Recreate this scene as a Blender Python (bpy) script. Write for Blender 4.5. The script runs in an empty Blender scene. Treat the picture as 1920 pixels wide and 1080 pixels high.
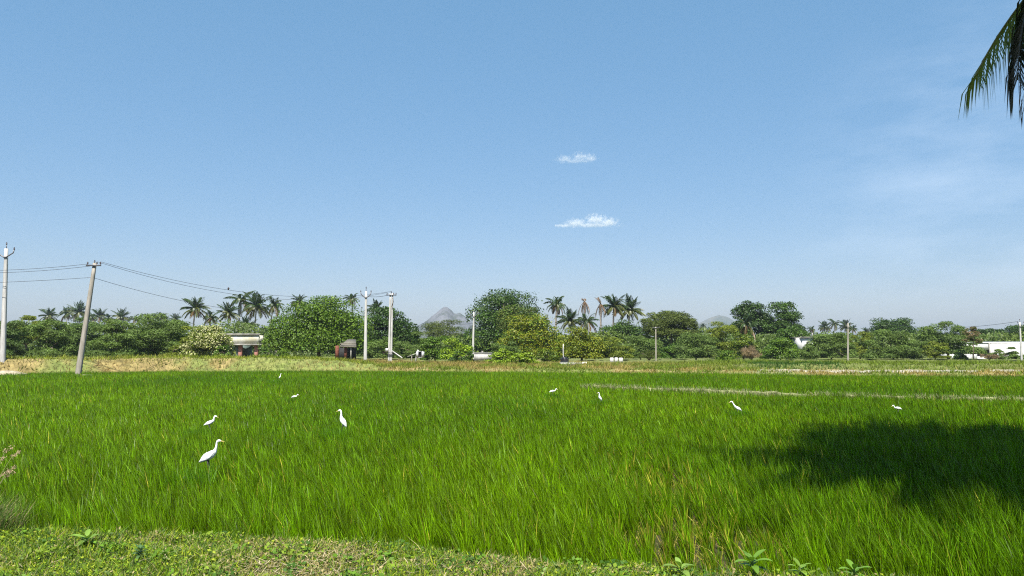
import bpy, math, random
import numpy as np
from mathutils import Vector, Matrix

# ------------------------------------------------------------------ camera, sky, sun, exposure
S = bpy.context.scene
C = S.collection
F = 1400.0; HZ = 1.9; PITCH = math.atan(115/1400)
cam = bpy.data.objects.new('camera', bpy.data.cameras.new('camera')); C.objects.link(cam)
cam.location = (0, 0, HZ); cam.rotation_euler = (math.pi/2 + PITCH, 0, 0)
cam.data.sensor_width = 36; cam.data.lens = 36*F/1920; cam.data.clip_start = 0.1; cam.data.clip_end = 30000
S.camera = cam
SUN_EL = math.radians(58); SUN_AZ = math.radians(186)       # azimuth clockwise from +Y: behind the camera
sd = Vector((math.sin(SUN_AZ)*math.cos(SUN_EL), math.cos(SUN_AZ)*math.cos(SUN_EL), math.sin(SUN_EL)))
sun = bpy.data.objects.new('sun', bpy.data.lights.new('sun', 'SUN')); C.objects.link(sun)
sun.data.energy = 4.9; sun.data.angle = math.radians(0.5); sun.data.color = (1, .955, .88)
sun.rotation_euler = sd.to_track_quat('Z', 'Y').to_euler(); sun.location = (0, -20, 60)
W = bpy.data.worlds.new('World'); S.world = W; W.use_nodes = True
nt = W.node_tree; bg = nt.nodes['Background']
sky = nt.nodes.new('ShaderNodeTexSky'); sky.sky_type = 'NISHITA'; sky.sun_disc = False
sky.sun_elevation = SUN_EL; sky.sun_rotation = SUN_AZ
sky.air_density = 1.0; sky.dust_density = 0.3; sky.ozone_density = 1.6
hsv = nt.nodes.new('ShaderNodeHueSaturation'); hsv.inputs['Saturation'].default_value = 1.22
ma = nt.nodes.new('ShaderNodeVectorMath'); ma.operation = 'MULTIPLY_ADD'
ma.inputs[1].default_value = (.64, .50, .47); ma.inputs[2].default_value = (.56, 1.48, 2.42)
nt.links.new(sky.outputs[0], hsv.inputs['Color']); nt.links.new(hsv.outputs[0], ma.inputs[0])
# thin cirrus veil low in the sky to the right, laid out by direction
tc = nt.nodes.new('ShaderNodeTexCoord')
mp = nt.nodes.new('ShaderNodeMapping'); mp.inputs['Rotation'].default_value = (0, math.radians(-14), 0)
mp.inputs['Scale'].default_value = (4.0, 4.0, 13)
no = nt.nodes.new('ShaderNodeTexNoise'); no.inputs['Detail'].default_value = 7; no.inputs['Roughness'].default_value = .6
no.inputs['Scale'].default_value = 1.6
rp = nt.nodes.new('ShaderNodeMapRange'); rp.inputs[1].default_value = .38; rp.inputs[2].default_value = .78
dp = nt.nodes.new('ShaderNodeVectorMath'); dp.operation = 'DOT_PRODUCT'
ca = math.radians(36); ce = math.radians(9)
dp.inputs[1].default_value = (math.sin(ca)*math.cos(ce), math.cos(ca)*math.cos(ce), math.sin(ce))
mr = nt.nodes.new('ShaderNodeMapRange'); mr.interpolation_type = 'SMOOTHSTEP'
mr.inputs[1].default_value = .955; mr.inputs[2].default_value = .997
mu = nt.nodes.new('ShaderNodeMath'); mu.operation = 'MULTIPLY'
mu2 = nt.nodes.new('ShaderNodeMath'); mu2.operation = 'MULTIPLY'; mu2.inputs[1].default_value = .24
mx = nt.nodes.new('ShaderNodeMix'); mx.data_type = 'RGBA'; mx.inputs['B'].default_value = (7.0, 7.9, 9.0, 1)
L = nt.links
L.new(tc.outputs['Generated'], mp.inputs[0]); L.new(mp.outputs[0], no.inputs['Vector']); L.new(no.outputs['Fac'], rp.inputs[0])
L.new(tc.outputs['Generated'], dp.inputs[0]); L.new(dp.outputs['Value'], mr.inputs[0])
L.new(rp.outputs[0], mu.inputs[0]); L.new(mr.outputs[0], mu.inputs[1]); L.new(mu.outputs[0], mu2.inputs[0])
L.new(mu2.outputs[0], mx.inputs['Factor']); L.new(ma.outputs[0], mx.inputs['A']); L.new(mx.outputs['Result'], bg.inputs[0])
bg.inputs[1].default_value = 0.0745
S.view_settings.view_transform = 'Standard'; S.view_settings.look = 'None'
S.view_settings.exposure = 1.15; S.view_settings.gamma = 1
S.cycles.use_denoising = False; S.cycles.pixel_filter_type = 'BLACKMAN_HARRIS'; S.cycles.filter_width = 1.15; S.cycles.sample_clamp_indirect = 6; S.cycles.max_bounces = 8; S.cycles.transmission_bounces = 5; S.cycles.volume_bounces = 2; S.cycles.diffuse_bounces = 3

rng = np.random.default_rng(7)

# ------------------------------------------------------------------ helpers
def P(px, py, Y):
    "world point seen at photo pixel (px, py) at distance Y"
    cx = (px-960)/F; cy = (540-py)/F
    dy = math.cos(PITCH) - cy*math.sin(PITCH); dz = math.sin(PITCH) + cy*math.cos(PITCH)
    k = Y/dy
    return Vector((cx*k, Y, HZ + dz*k))

def vhash(ix, iy, s):
    h = np.sin(ix*127.1 + iy*311.7 + s*74.7)*43758.5453
    return h - np.floor(h)
def vnoise(x, y, s=0):
    ix = np.floor(x); iy = np.floor(y); fx = x-ix; fy = y-iy
    fx = fx*fx*(3-2*fx); fy = fy*fy*(3-2*fy)
    a = vhash(ix, iy, s); b = vhash(ix+1, iy, s); c = vhash(ix, iy+1, s); d = vhash(ix+1, iy+1, s)
    return (a*(1-fx)+b*fx)*(1-fy) + (c*(1-fx)+d*fx)*fy
def fbm(x, y, s=0, o=4):
    r = 0; a = .5; t = 0
    for i in range(o):
        r = r + a*vnoise(x*2**i, y*2**i, s+i*13); t += a; a *= .5
    return r/t
def sstep(a, b, x):
    t = np.clip((x-a)/(b-a), 0, 1); return t*t*(3-2*t)

def link(name, me, mat=None, parent=None):
    o = bpy.data.objects.new(name, me); C.objects.link(o)
    if mat is not None and not me.materials: me.materials.append(mat)
    if parent is not None: o.parent = parent
    return o
def tag(o, label=None, cat=None, group=None, kind=None):
    if label: o['label'] = label
    if cat: o['category'] = cat
    if group: o['group'] = group
    if kind: o['kind'] = kind
    return o
def root(name, loc, label, cat, group=None, rz=0):
    o = bpy.data.objects.new(name, None); C.objects.link(o); o.location = loc; o.rotation_euler = (0, 0, rz)
    o.empty_display_size = .3
    return tag(o, label, cat, group)

class MB:
    def __init__(s): s.V = []; s.Fc = []; s.c = []; s.n = 0
    def add(s, V, Fs, col=None):
        V = np.asarray(V, float).reshape(-1, 3)
        if len(V) == 0: return s
        for f in (Fs if isinstance(Fs, list) and len(Fs) and isinstance(Fs[0], np.ndarray) else [np.asarray(Fs)]):
            s.Fc.append(f.astype(np.int64)+s.n)
        if col is None: col = np.tile([.5, .5, .5], (len(V), 1))
        col = np.asarray(col, float)
        if col.ndim == 1: col = np.tile(col, (len(V), 1))
        s.V.append(V); s.c.append(col); s.n += len(V); return s
    def mesh(s, name, smooth=False):
        V = np.concatenate(s.V); col = np.concatenate(s.c)
        me = bpy.data.meshes.new(name)
        me.vertices.add(len(V)); me.vertices.foreach_set('co', V.astype(np.float32).ravel())
        tot = np.concatenate([np.full(len(f), f.shape[1]) for f in s.Fc])
        lo = np.concatenate([f.ravel() for f in s.Fc])
        me.loops.add(len(lo)); me.loops.foreach_set('vertex_index', lo.astype(np.int32))
        me.polygons.add(len(tot))
        st = np.concatenate([[0], np.cumsum(tot)[:-1]])
        me.polygons.foreach_set('loop_start', st.astype(np.int32))
        if smooth: me.polygons.foreach_set('use_smooth', np.ones(len(tot), bool))
        me.update(calc_edges=True)
        a = me.color_attributes.new('Col', 'FLOAT_COLOR', 'POINT')
        a.data.foreach_set('color', np.c_[col, np.ones(len(col))].astype(np.float32).ravel())
        return me
    def build(s, name, mat, parent=None, smooth=False):
        return link(name, s.mesh(name, smooth), mat, parent)
    def box(s, c, size, rz=0, col=None, taper=1.0, M=None):
        sx, sy, sz = [v/2 for v in size]
        v = np.array([[x*sx*(taper if z > 0 else 1), y*sy*(taper if z > 0 else 1), z*sz] for z in (-1, 1) for x, y in ((-1,-1),(1,-1),(1,1),(-1,1))])
        if M is not None: v = v @ np.array(M).T
        cz, sn = math.cos(rz), math.sin(rz)
        v = np.c_[v[:,0]*cz - v[:,1]*sn, v[:,0]*sn + v[:,1]*cz, v[:,2]] + np.array(c)
        return s.add(v, [[0,3,2,1],[4,5,6,7],[0,1,5,4],[1,2,6,5],[2,3,7,6],[3,0,4,7]], col)
    def tube(s, pts, radii, n=8, col=None, flat=1.0, cap=True):
        "tube along pts; flat scales the section along the local binormal"
        pts = np.asarray([tuple(p) for p in pts], float); m = len(pts)
        if np.isscalar(radii): radii = [radii]*m
        radii = np.asarray(radii, float)
        if radii.ndim == 1: radii = np.c_[radii, radii*flat]
        T = np.gradient(pts, axis=0); T /= np.linalg.norm(T, axis=1)[:, None]+1e-9
        ref = np.array([0, 1.0, 0]) if abs(T[:, 1]).max() < .9 else (np.array([1.0, 0, 0]) if abs(T[:, 0]).max() < .9 else np.array([0, 0, 1.0]))
        A = np.cross(T, ref); A /= np.linalg.norm(A, axis=1)[:, None]+1e-9; B = np.cross(T, A)
        th = np.arange(n)*2*math.pi/n
        V = pts[:, None] + A[:, None]*np.cos(th)[None, :, None]*radii[:, None, :1] + B[:, None]*np.sin(th)[None, :, None]*radii[:, None, 1:]
        i = np.arange(m-1)[:, None]*n; j = np.arange(n)[None]; k = (j+1) % n
        Q = np.stack([i+j, i+k, i+n+k, i+n+j], -1).reshape(-1, 4)
        fs = [Q]
        if cap: fs += [np.arange(n)[None, ::-1].copy(), (np.arange(n)+(m-1)*n)[None]]
        return s.add(V.reshape(-1, 3), fs, col)

# ------------------------------------------------------------------ materials
def mat(name):
    m = bpy.data.materials.new(name); m.use_nodes = True
    return m, m.node_tree, m.node_tree.nodes['Principled BSDF']
def leafmat(name, trans=.35, rough=.5, tcol=(1.25, 1.35, .55), spec=.3):
    m, t, b = mat(name); n = t.nodes; l = t.links
    at = n.new('ShaderNodeAttribute'); at.attribute_name = 'Col'
    b.inputs['Roughness'].default_value = rough; b.inputs['Specular IOR Level'].default_value = spec
    l.new(at.outputs['Color'], b.inputs['Base Color'])
    tr = n.new('ShaderNodeBsdfTranslucent'); mm = n.new('ShaderNodeVectorMath'); mm.operation = 'MULTIPLY'; mm.inputs[1].default_value = tcol
    l.new(at.outputs['Color'], mm.inputs[0]); l.new(mm.outputs[0], tr.inputs['Color'])
    ms = n.new('ShaderNodeMixShader'); ms.inputs[0].default_value = trans
    l.new(b.outputs[0], ms.inputs[1]); l.new(tr.outputs[0], ms.inputs[2]); l.new(ms.outputs[0], n['Material Output'].inputs[0])
    return m
def surf(name, col, col2=None, scale=4.0, rough=.85, bump=.0, detail=6, lo=.35, hi=.65, attr=False, stretch=(1,1,1), spec=.3, metal=0):
    m, t, b = mat(name); n = t.nodes; l = t.links
    b.inputs['Roughness'].default_value = rough; b.inputs['Specular IOR Level'].default_value = spec; b.inputs['Metallic'].default_value = metal
    tc = n.new('ShaderNodeTexCoord'); mp = n.new('ShaderNodeMapping'); mp.inputs['Scale'].default_value = stretch
    nz = n.new('ShaderNodeTexNoise'); nz.inputs['Scale'].default_value = scale; nz.inputs['Detail'].default_value = detail; nz.inputs['Roughness'].default_value = .65
    l.new(tc.outputs['Object'], mp.inputs[0]); l.new(mp.outputs[0], nz.inputs['Vector'])
    mr = n.new('ShaderNodeMapRange'); mr.inputs[1].default_value = lo; mr.inputs[2].default_value = hi; l.new(nz.outputs[0], mr.inputs[0])
    mx = n.new('ShaderNodeMix'); mx.data_type = 'RGBA'; l.new(mr.outputs[0], mx.inputs['Factor'])
    if attr:
        at = n.new('ShaderNodeAttribute'); at.attribute_name = 'Col'
        k = n.new('ShaderNodeVectorMath'); k.operation = 'SCALE'; k.inputs['Scale'].default_value = col
        k2 = n.new('ShaderNodeVectorMath'); k2.operation = 'SCALE'; k2.inputs['Scale'].default_value = col2
        l.new(at.outputs['Color'], k.inputs[0]); l.new(at.outputs['Color'], k2.inputs[0])
        l.new(k.outputs[0], mx.inputs['A']); l.new(k2.outputs[0], mx.inputs['B'])
    else:
        mx.inputs['A'].default_value = (*col, 1); mx.inputs['B'].default_value = (*(col2 or col), 1)
    l.new(mx.outputs['Result'], b.inputs['Base Color'])
    if bump:
        bp = n.new('ShaderNodeBump'); bp.inputs['Strength'].default_value = bump; bp.inputs['Distance'].default_value = .05
        l.new(nz.outputs[0], bp.inputs['Height']); l.new(bp.outputs[0], b.inputs['Normal'])
    return m

M_rice = leafmat('rice_leaf', .24, .38, (1.25, 1.35, .3), .25)
M_leaf = leafmat('leaf', .22, .5)
M_feather = leafmat('feathery_leaf', .3, .6)
M_grass = leafmat('grass_blade', .3, .6, (1.1, 1.15, .6), .2)
M_palm = leafmat('palm_leaf', .3, .4, (1.2, 1.3, .5), .45)
M_soil = surf('soil', .38, .98, 3.1, .95, .9, attr=True, lo=.35, hi=.68)
M_bark = surf('bark', (.07, .05, .035), (.20, .16, .12), 3, .9, .5, stretch=(3, 3, .6))
M_palmbark = surf('palm_bark', (.16, .14, .11), (.33, .30, .26), 5, .9, .4, stretch=(1, 1, 4))
M_conc = surf('pole_concrete', (.34, .33, .31), (.50, .49, .46), 2.2, .85, .3, stretch=(3, 3, .6))
M_conc2 = surf('weathered_concrete', (.22, .20, .16), (.36, .33, .28), 2.2, .9, .3, stretch=(3, 3, .6))
M_steel = surf('galvanised_steel', (.10, .10, .11), (.22, .22, .23), 9, .55, 0, metal=.5)
M_ins = surf('porcelain', (.03, .02, .02), (.06, .04, .035), 9, .25, 0)
M_wire = surf('wire', (.06, .06, .065), (.09, .09, .1), 9, .5, 0, metal=.5)
M_white = surf('whitewash', (.48, .47, .45), (.66, .65, .64), .9, .8, .1, lo=.3, hi=.6, stretch=(1, 1, .5))
M_cream = surf('cream_wash', (.46, .43, .30), (.74, .72, .66), .55, .85, .1, lo=.38, hi=.6)
M_grey = surf('old_plaster', (.20, .19, .17), (.40, .38, .34), 1.5, .9, .1)
M_teal = surf('teal_paint', (.10, .15, .14), (.17, .23, .21), 2, .8)
M_pink = surf('pink_paint', (.34, .14, .11), (.50, .26, .22), 1.5, .85)
M_brick = surf('shaded_red_brick', (.10, .03, .02), (.19, .07, .045), 6, .9, .3)  # brick red darkened: the shade on the hut pillars is in the colour
M_thatch = surf('thatch', (.11, .10, .08), (.22, .20, .16), 9, .95, .5, stretch=(1, 6, 1))
M_dark = surf('opening_shade', (.02, .02, .02), (.035, .035, .035), 2, .9)  # near-black surface standing in for the unlit inside of openings
M_black = surf('black_plastic', (.015, .015, .017), (.03, .03, .033), 3, .3, spec=.5)
M_egret = surf('white_feathers', (.78, .78, .76), (.86, .86, .85), 14, .75, .25, stretch=(1, 1, 1))
M_beak = surf('yellow_beak', (.58, .44, .12), (.66, .52, .18), 20, .4)
M_leg = surf('dark_leg', (.03, .03, .025), (.05, .05, .04), 20, .6)
M_rock = surf('mountain_rock', (.045, .058, .045), (.13, .135, .15), .022, .95, 0, 9, .40, .55)
M_farhill = surf('far_mountain', (.05, .07, .04), (.16, .15, .12), .006, .95, 0, 8, .4, .6)
M_tin = surf('tin_sheet', (.42, .42, .42), (.60, .60, .60), 1.2, .5, 0, metal=.3)

# ------------------------------------------------------------------ terrain
NB = np.array([(-40, 7.6), (-12, 6.9), (-4.5, 6.86), (-3, 6.76), (-1.6, 6.56), (-.72, 6.36), (.16, 6.0), (.57, 5.87), (1.34, 5.70), (2.08, 5.58), (2.8, 5.42), (4, 5.15), (8, 4.4), (40, 1.0)])
FB = np.array([(-120, 50), (-46, 49.5), (-36, 50.5), (-30, 54), (-24, 56.5), (-14, 57.5), (-6, 56), (0, 54.5), (12, 52.5), (18, 49), (26, 47), (40, 46), (120, 42)])
def ynear(x): return np.interp(x, NB[:, 0], NB[:, 1]) + .10*(vnoise(x*1.7, x*0+3.3, 2)-.5)
def yfar(x): return np.interp(x, FB[:, 0], FB[:, 1]) + .7*(vnoise(x*.35, x*0+1.3, 5)-.5)
HB = np.array([(-120, 1.1), (-36, 1.2), (-20, 1.22), (-14, 1.05), (-10.5, .55), (-6, .42), (16, .36), (24, .30), (120, .28)])
BUND = np.array([(3.1, 32.5), (4.3, 32.2), (5.6, 31), (8, 28.6), (10.3, 26.6), (13.5, 24.9), (16.5, 23.7), (22, 22), (32, 19.5)])
def bund_d(x, y):
    yb = np.interp(x, BUND[:, 0], BUND[:, 1]) + .12*(vnoise(x*1.3, x*0+9, 4)-.5)
    d = np.abs(y-yb)*.9
    return np.where(x < 3.1, np.hypot(x-3.1, y-32.5), d)
def ground(x, y):
    x = np.asarray(x, float); y = np.asarray(y, float)
    z = .02*(fbm(x*1.2, y*1.2, 3)-.5)
    yn = ynear(x); yf = yfar(x)
    z = z + .30*sstep(.15, -.35, y-yn) + .06*(fbm(x*2.3, y*2.3, 8)-.5)*sstep(.1, -.3, y-yn)
    hb = np.interp(x, HB[:, 0], HB[:, 1])
    far = sstep(-.2, 1.7, y-yf)
    z = z + far*(hb + .34*(fbm(x*.9, y*.9, 11)-.5) + .16*(fbm(x*3.1, y*3.1, 12)-.5))
    # beyond the left bank the ground falls a little, on the right a second low bank rises beyond the pale track
    beyond = .55 + .25*(fbm(x*.05, y*.05, 21)-.5)
    wl = sstep(3.5, 9, y-yf)
    right = sstep(12, 20, x)
    rb = .42*sstep(57.5, 59.5, y)*(1-.45*sstep(66, 74, y))*right
    z = z + wl*far*(1-right)*(beyond-hb)*.8 + rb*far
    z = z + .13*np.exp(-(bund_d(x, y)/.22)**2)
    return z
def gz(x, y): return float(ground(np.array([x]), np.array([y]))[0])

def axis(spec):
    out = []
    for a, b, st in spec: out += list(np.arange(a, b, st))
    return np.array(out+[spec[-1][1]])
xs = axis([(-7000, -1000, 1500), (-1000, -200, 100), (-200, -70, 10), (-70, -8, .5), (-8, 8, .16), (8, 70, .5), (70, 200, 10), (200, 1000, 100), (1000, 7000, 1500)])
ys = axis([(-300, -20, 40), (-20, 3, 1.5), (3, 8, .1), (8, 18, .5), (18, 34, .25), (34, 44, 1), (44, 66, .22), (66, 90, 1), (90, 200, 10), (200, 1000, 100), (1000, 7000, 1000)])
X, Y = np.meshgrid(xs, ys); Z = ground(X, Y)
n1 = fbm(X*.8, Y*.8, 31); n2 = fbm(X*.25, Y*.25, 41); n3 = fbm(X*2.5, Y*2.5, 51)
mud = np.array([.055, .048, .020]); soil = np.array([.42, .30, .17]); rust = np.array([.27, .145, .065]); straw = np.array([.33, .26, .10])
gr = np.array([.20, .24, .06]); track = np.array([.50, .45, .36]); dark = np.array([.10, .10, .04])
def lerp(a, b, t): return a*(1-t[..., None]) + b*t[..., None]
col = np.broadcast_to(mud, X.shape+(3,)).copy()
col = lerp(col, np.broadcast_to(np.array([.15, .13, .035]), col.shape), sstep(.6, .75, n1)*.7)
inn = sstep(.12, -.15, Y-ynear(X)); c1 = lerp(lerp(np.broadcast_to(gr*.7, col.shape), soil*.7, sstep(.42, .6, n1)), dark, sstep(.55, .75, n3))
col = lerp(col, c1, inn)
fr = sstep(-.15, .25, Y-yfar(X))
c2 = lerp(np.broadcast_to(straw, col.shape), rust, sstep(.46, .66, n3)*sstep(2.6, 1.2, Y-yfar(X))*sstep(-8, -14, X))
c2 = lerp(c2, gr, np.clip(sstep(.48, .60, n2)*.8+sstep(.5, .6, n3)*.45, 0, 1))
trk = sstep(15, 21, X)*sstep(50.5, 51.4, Y)*sstep(57.8, 57.0, Y)
c2 = lerp(c2, track, trk*.95)
c2 = lerp(c2, gr*.75, sstep(57.3, 58.3, Y)*sstep(4, 14, X)*.8)
c2 = lerp(c2, gr*.8, sstep(72, 110, Y))
col = lerp(col, c2, fr)
col = lerp(col, np.broadcast_to(np.array([.42, .38, .22]), col.shape), np.exp(-(bund_d(X, Y)/.15)**2))
nx, ny = len(xs), len(ys)
i = np.arange(ny-1)[:, None]*nx; j = np.arange(nx-1)[None]
Q = np.stack([i+j, i+j+1, i+nx+j+1, i+nx+j], -1).reshape(-1, 4)
g = MB(); g.add(np.stack([X, Y, Z], -1).reshape(-1, 3), Q, col.reshape(-1, 3))
tag(g.build('ground', M_soil, smooth=True), kind='structure')

# mountains: ridges with real depth
def mountain(name, prof, Yd, mat_, depth, seed, label_px=None, rough=1.0):
    px = np.array(prof, float); mpp = Yd/F
    x = (px[:, 0]-960)*mpp; h = (655-px[:, 1])*mpp
    gx = np.linspace(x[0], x[-1], 170); gy = np.linspace(-depth, depth, 110)
    GX, GY = np.meshgrid(gx, gy)
    w = depth; tt = GY/w
    base = np.interp(GX + tt*8*rough, x, h)
    fall = np.clip(1-np.abs(tt)**1.15, 0, 1)
    nz = fbm(GX/(depth*.14), GY/(depth*.14), seed, 6)-.5
    rid = 1-np.abs(2*fbm(GX/(depth*.30), GY/(depth*.30), seed+7, 5)-1)
    GZ = base*fall*(1 + (1-fall)*1.1*(rid-.7)*1.2 + .10*nz*rough) + nz*h.max()*.06*rough*(base > 2)
    n0, n1_ = len(gx), len(gy)
    i = np.arange(n1_-1)[:, None]*n0; j = np.arange(n0-1)[None]
    Q = np.stack([i+j, i+j+1, i+n0+j+1, i+n0+j], -1).reshape(-1, 4)
    m = MB(); m.add(np.stack([GX, GY+Yd, GZ-.5], -1).reshape(-1, 3), Q)
    return tag(m.build(name, mat_), kind='structure')
mountain('rocky_mountain', [(650, 655), (740, 640), (770, 622), (785, 610), (800, 600), (815, 588), (825, 579), (833, 573), (840, 575), (846, 581), (852, 588), (862, 586), (872, 592), (882, 601), (900, 618), (940, 640), (1000, 655)], 1500, M_rock, 190, 3)
mountain('distant_mountain', [(1200, 655), (1270, 638), (1295, 618), (1312, 604), (1330, 596), (1348, 590), (1366, 594), (1385, 606), (1420, 628), (1480, 655)], 4000, M_farhill, 420, 9, rough=.4)

# ------------------------------------------------------------------ blades of grass and rice
def blades(mb, base, h, w, lean, leanaz, colr, segs=2, curl=.5, tipcol=None):
    "base (N,3); each blade a tapering ribbon bending towards its lean direction"
    N = len(base)
    if N == 0: return
    az = rng.uniform(0, math.pi, N); side = np.c_[np.cos(az), np.sin(az), np.zeros(N)]*(w[:, None]/2)
    ld = np.c_[np.cos(leanaz), np.sin(leanaz), np.zeros(N)]
    ts = np.linspace(0, 1, segs+1); V = []; Cc = []
    for k, t in enumerate(ts):
        off = ld*(h*lean*(t*(1-curl)+curl*t*t))[:, None]
        up = np.zeros((N, 3)); up[:, 2] = h*t*np.sqrt(np.clip(1-(lean*t*.6)**2, .2, 1))
        p = base+off+up; wd = (1.0, .95, .6, .35)[k] if segs == 3 else ((1.0, .85) if segs == 2 else (1.0,))[min(k, segs-1)]
        cc = colr if tipcol is None else colr*(1-t)+tipcol*t
        if k < segs: V += [p-side*wd, p+side*wd]; Cc += [cc, cc]
        else: V.append(p); Cc.append(cc)
    nv = len(V); V = np.stack(V, 1); Cc = np.stack(Cc, 1)
    o = np.arange(N)[:, None]*nv; fs = []
    for k in range(segs-1): fs.append(o + np.array([[2*k, 2*k+1, 2*k+3, 2*k+2]]))
    fs.append(o + np.array([[2*segs-2, 2*segs-1, 2*segs]]))
    mb.add(V.reshape(-1, 3), fs, Cc.reshape(-1, 3))

def scatter(x0, x1, y0, y1, dens):
    n = int((x1-x0)*(y1-y0)*dens); return rng.uniform(x0, x1, n), rng.uniform(y0, y1, n)

rice = MB()
def rice_zone(y0, y1, dens, nb, wd, segs, thick=1.0):
    m = .74*y1+3
    # planted in rough rows: a jittered grid of hills
    st_ = 1/math.sqrt(dens); gx, gy = np.meshgrid(np.arange(-m, m, st_), np.arange(y0, y1, st_)); gx = gx + (gy*.21) % (st_*7); gy = gy + .25*np.sin(gx*.7)
    x = gx.ravel()+rng.uniform(-.27, .27, gx.size)*st_; y = gy.ravel()+rng.uniform(-.27, .27, gx.size)*st_
    k = (np.abs(x) < .74*y+3) & (y > ynear(x)+.12) & (y < yfar(x)-.25) & (bund_d(x, y) > .07)
    x, y = x[k], y[k]
    # sparse yellow patches, more of them at the near right
    pn = fbm(x*.55, y*.42, 77); near = sstep(13, 7, y)*sstep(-2.5, 1.5, x)
    near = np.maximum(near, sstep(8.2, 6.4, y)*.55)
    patch = sstep(.66, .74, pn)*(.15+.7*near) + np.exp(-(((x-2.0)/.55)**2+((y-10.0)/1.1)**2))*.9
    k = rng.uniform(size=len(x)) > patch*.28; x, y, patch = x[k], y[k], patch[k]
    hh = (.39+.09*(fbm(x*.4, y*.4, 61)-.5))*(1-.35*np.clip(patch, 0, 1))
    edge = sstep(0, .5, y-ynear(x)); hh = hh*(.8+.2*edge)
    N = len(x)
    idx = np.repeat(np.arange(N), nb); r = rng.uniform(0, .042, N*nb)*(1.0 if wd < .018 else 1.6); a = rng.uniform(0, 2*math.pi, N*nb)
    bx = x[idx]+r*np.cos(a); by = y[idx]+r*np.sin(a)
    base = np.c_[bx, by, ground(bx, by)-.01]
    h = hh[idx]*rng.uniform(.48, 1.12, N*nb)*rng.uniform(.85, 1.12, N)[idx]
    # wind pushes tips to the left; outer blades splay
    sx = np.cos(a)*rng.uniform(.05, .45, N*nb) - rng.uniform(.04, .34, N*nb); sy = np.sin(a)*rng.uniform(.05, .45, N*nb)
    lean = np.hypot(sx, sy); la = np.arctan2(sy, sx)
    tint = fbm(x*.22, y*.10, 91)[idx]; v = ((.46+1.55*rng.uniform(0, 1, N*nb)**1.8)*rng.uniform(.65, 1.35, N)[idx])[:, None]
    c = np.array([.030, .098, .0006])*(1-tint[:, None]) + np.array([.098, .190, .001])*tint[:, None]
    c = c*v
    yel = (rng.uniform(size=N*nb) < 0.018 + .30*np.clip(patch[idx], 0, 1)); c[yel] = np.array([.24, .22, .025])*v[yel]
    tip = c*1.15 + np.array([.02, .015, 0])
    blades(rice, base, h, rng.uniform(.7, 1.2, N*nb)*wd, lean, la, c, segs, .55, tip)
rice_zone(4.6, 9, 30, 58, .0090, 3)
rice_zone(9, 15, 29, 42, .0138, 2)
rice_zone(15, 26, 28, 28, .021, 2)
rice_zone(26, 58, 24, 11, .042, 1)
for px, Yb_, wd_ in ((395, 10.0, .012), (394, 14.8, .014), (641, 14.8, .014), (1037, 26, .021), (1125, 22.6, .021), (1382, 19, .02), (1684, 18.9, .02), (523, 37, .03), (551, 23.8, .021)):
    xb = P(px, 800, Yb_).x; n = 620; x = xb+rng.uniform(-.24, .24, n); y = Yb_-rng.uniform(.07, .75, n)
    v = (.5+1.5*rng.uniform(0, 1, n)**1.8)[:, None]; c = np.array([.055, .135, .001])*v
    blades(rice, np.c_[x, y, ground(x, y)-.01], rng.uniform(.30, .47, n), rng.uniform(.7, 1.2, n)*wd_, rng.uniform(.1, .45, n), rng.normal(math.pi, .9, n), c, 2, .55, c*1.15)
tag(rice.build('rice_crop', M_rice), 'dense bright green young rice standing across the flat paddy field', 'rice', kind='stuff')

# yellow-green duck weed and dead blades in the sparse patches
weed = MB()
x, y = scatter(-6, 12, 5, 15, 150); pn = fbm(x*.55, y*.42, 77)
k = ((pn > .60) | (np.exp(-(((x-2.0)/.7)**2+((y-10.0)/1.3)**2)) > .4)) & (y > ynear(x)+.1); x, y = x[k], y[k]; N = len(x)
c = np.array([.36, .30, .07])*rng.uniform(.6, 1.3, N)[:, None]
blades(weed, np.c_[x, y, ground(x, y)], rng.uniform(.06, .22, N), rng.uniform(.006, .014, N), rng.uniform(.2, 1.4, N), rng.uniform(0, 6.28, N), c, 2)
tag(weed.build('dead_rice_stubble', M_grass), 'short yellow dying stubble in the sparse patches of the paddy', 'stubble', kind='stuff')

# dry grass fringe on the bund inside the field
bg_ = MB()
x = rng.uniform(3.0, 32, 15000); yb = np.interp(x, BUND[:, 0], BUND[:, 1]) + .12*(vnoise(x*1.3, x*0+9, 4)-.5)
y = yb + rng.normal(0, .07, len(x)); N = len(x)
dens = fbm(x*.7, x*0+4, 66); k = rng.uniform(size=N) < .25+1.0*sstep(.3, .6, dens); x, y = x[k], y[k]; N = len(x)
mixv = rng.uniform(size=N)[:, None]; c = np.where(mixv < .66, np.array([.36, .35, .20]), np.array([.12, .18, .03]))*rng.uniform(.7, 1.2, N)[:, None]
h = rng.uniform(.08, .36, N); blades(bg_, np.c_[x, y, ground(x, y)+.03], h, rng.uniform(.01, .025, N), rng.uniform(.2, 1.0, N), rng.uniform(0, 6.28, N), c, 2)
bs = MB(); t = np.linspace(0, 1, 420); bx = 3.1+t*29; by = np.interp(bx, BUND[:, 0], BUND[:, 1]) + .12*(vnoise(bx*1.3, bx*0+9, 4)-.5)
tag(bg_.build('bund_grass', M_grass), 'pale dry grass along the low ridge crossing the paddy', 'dry grass', kind='stuff')
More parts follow.
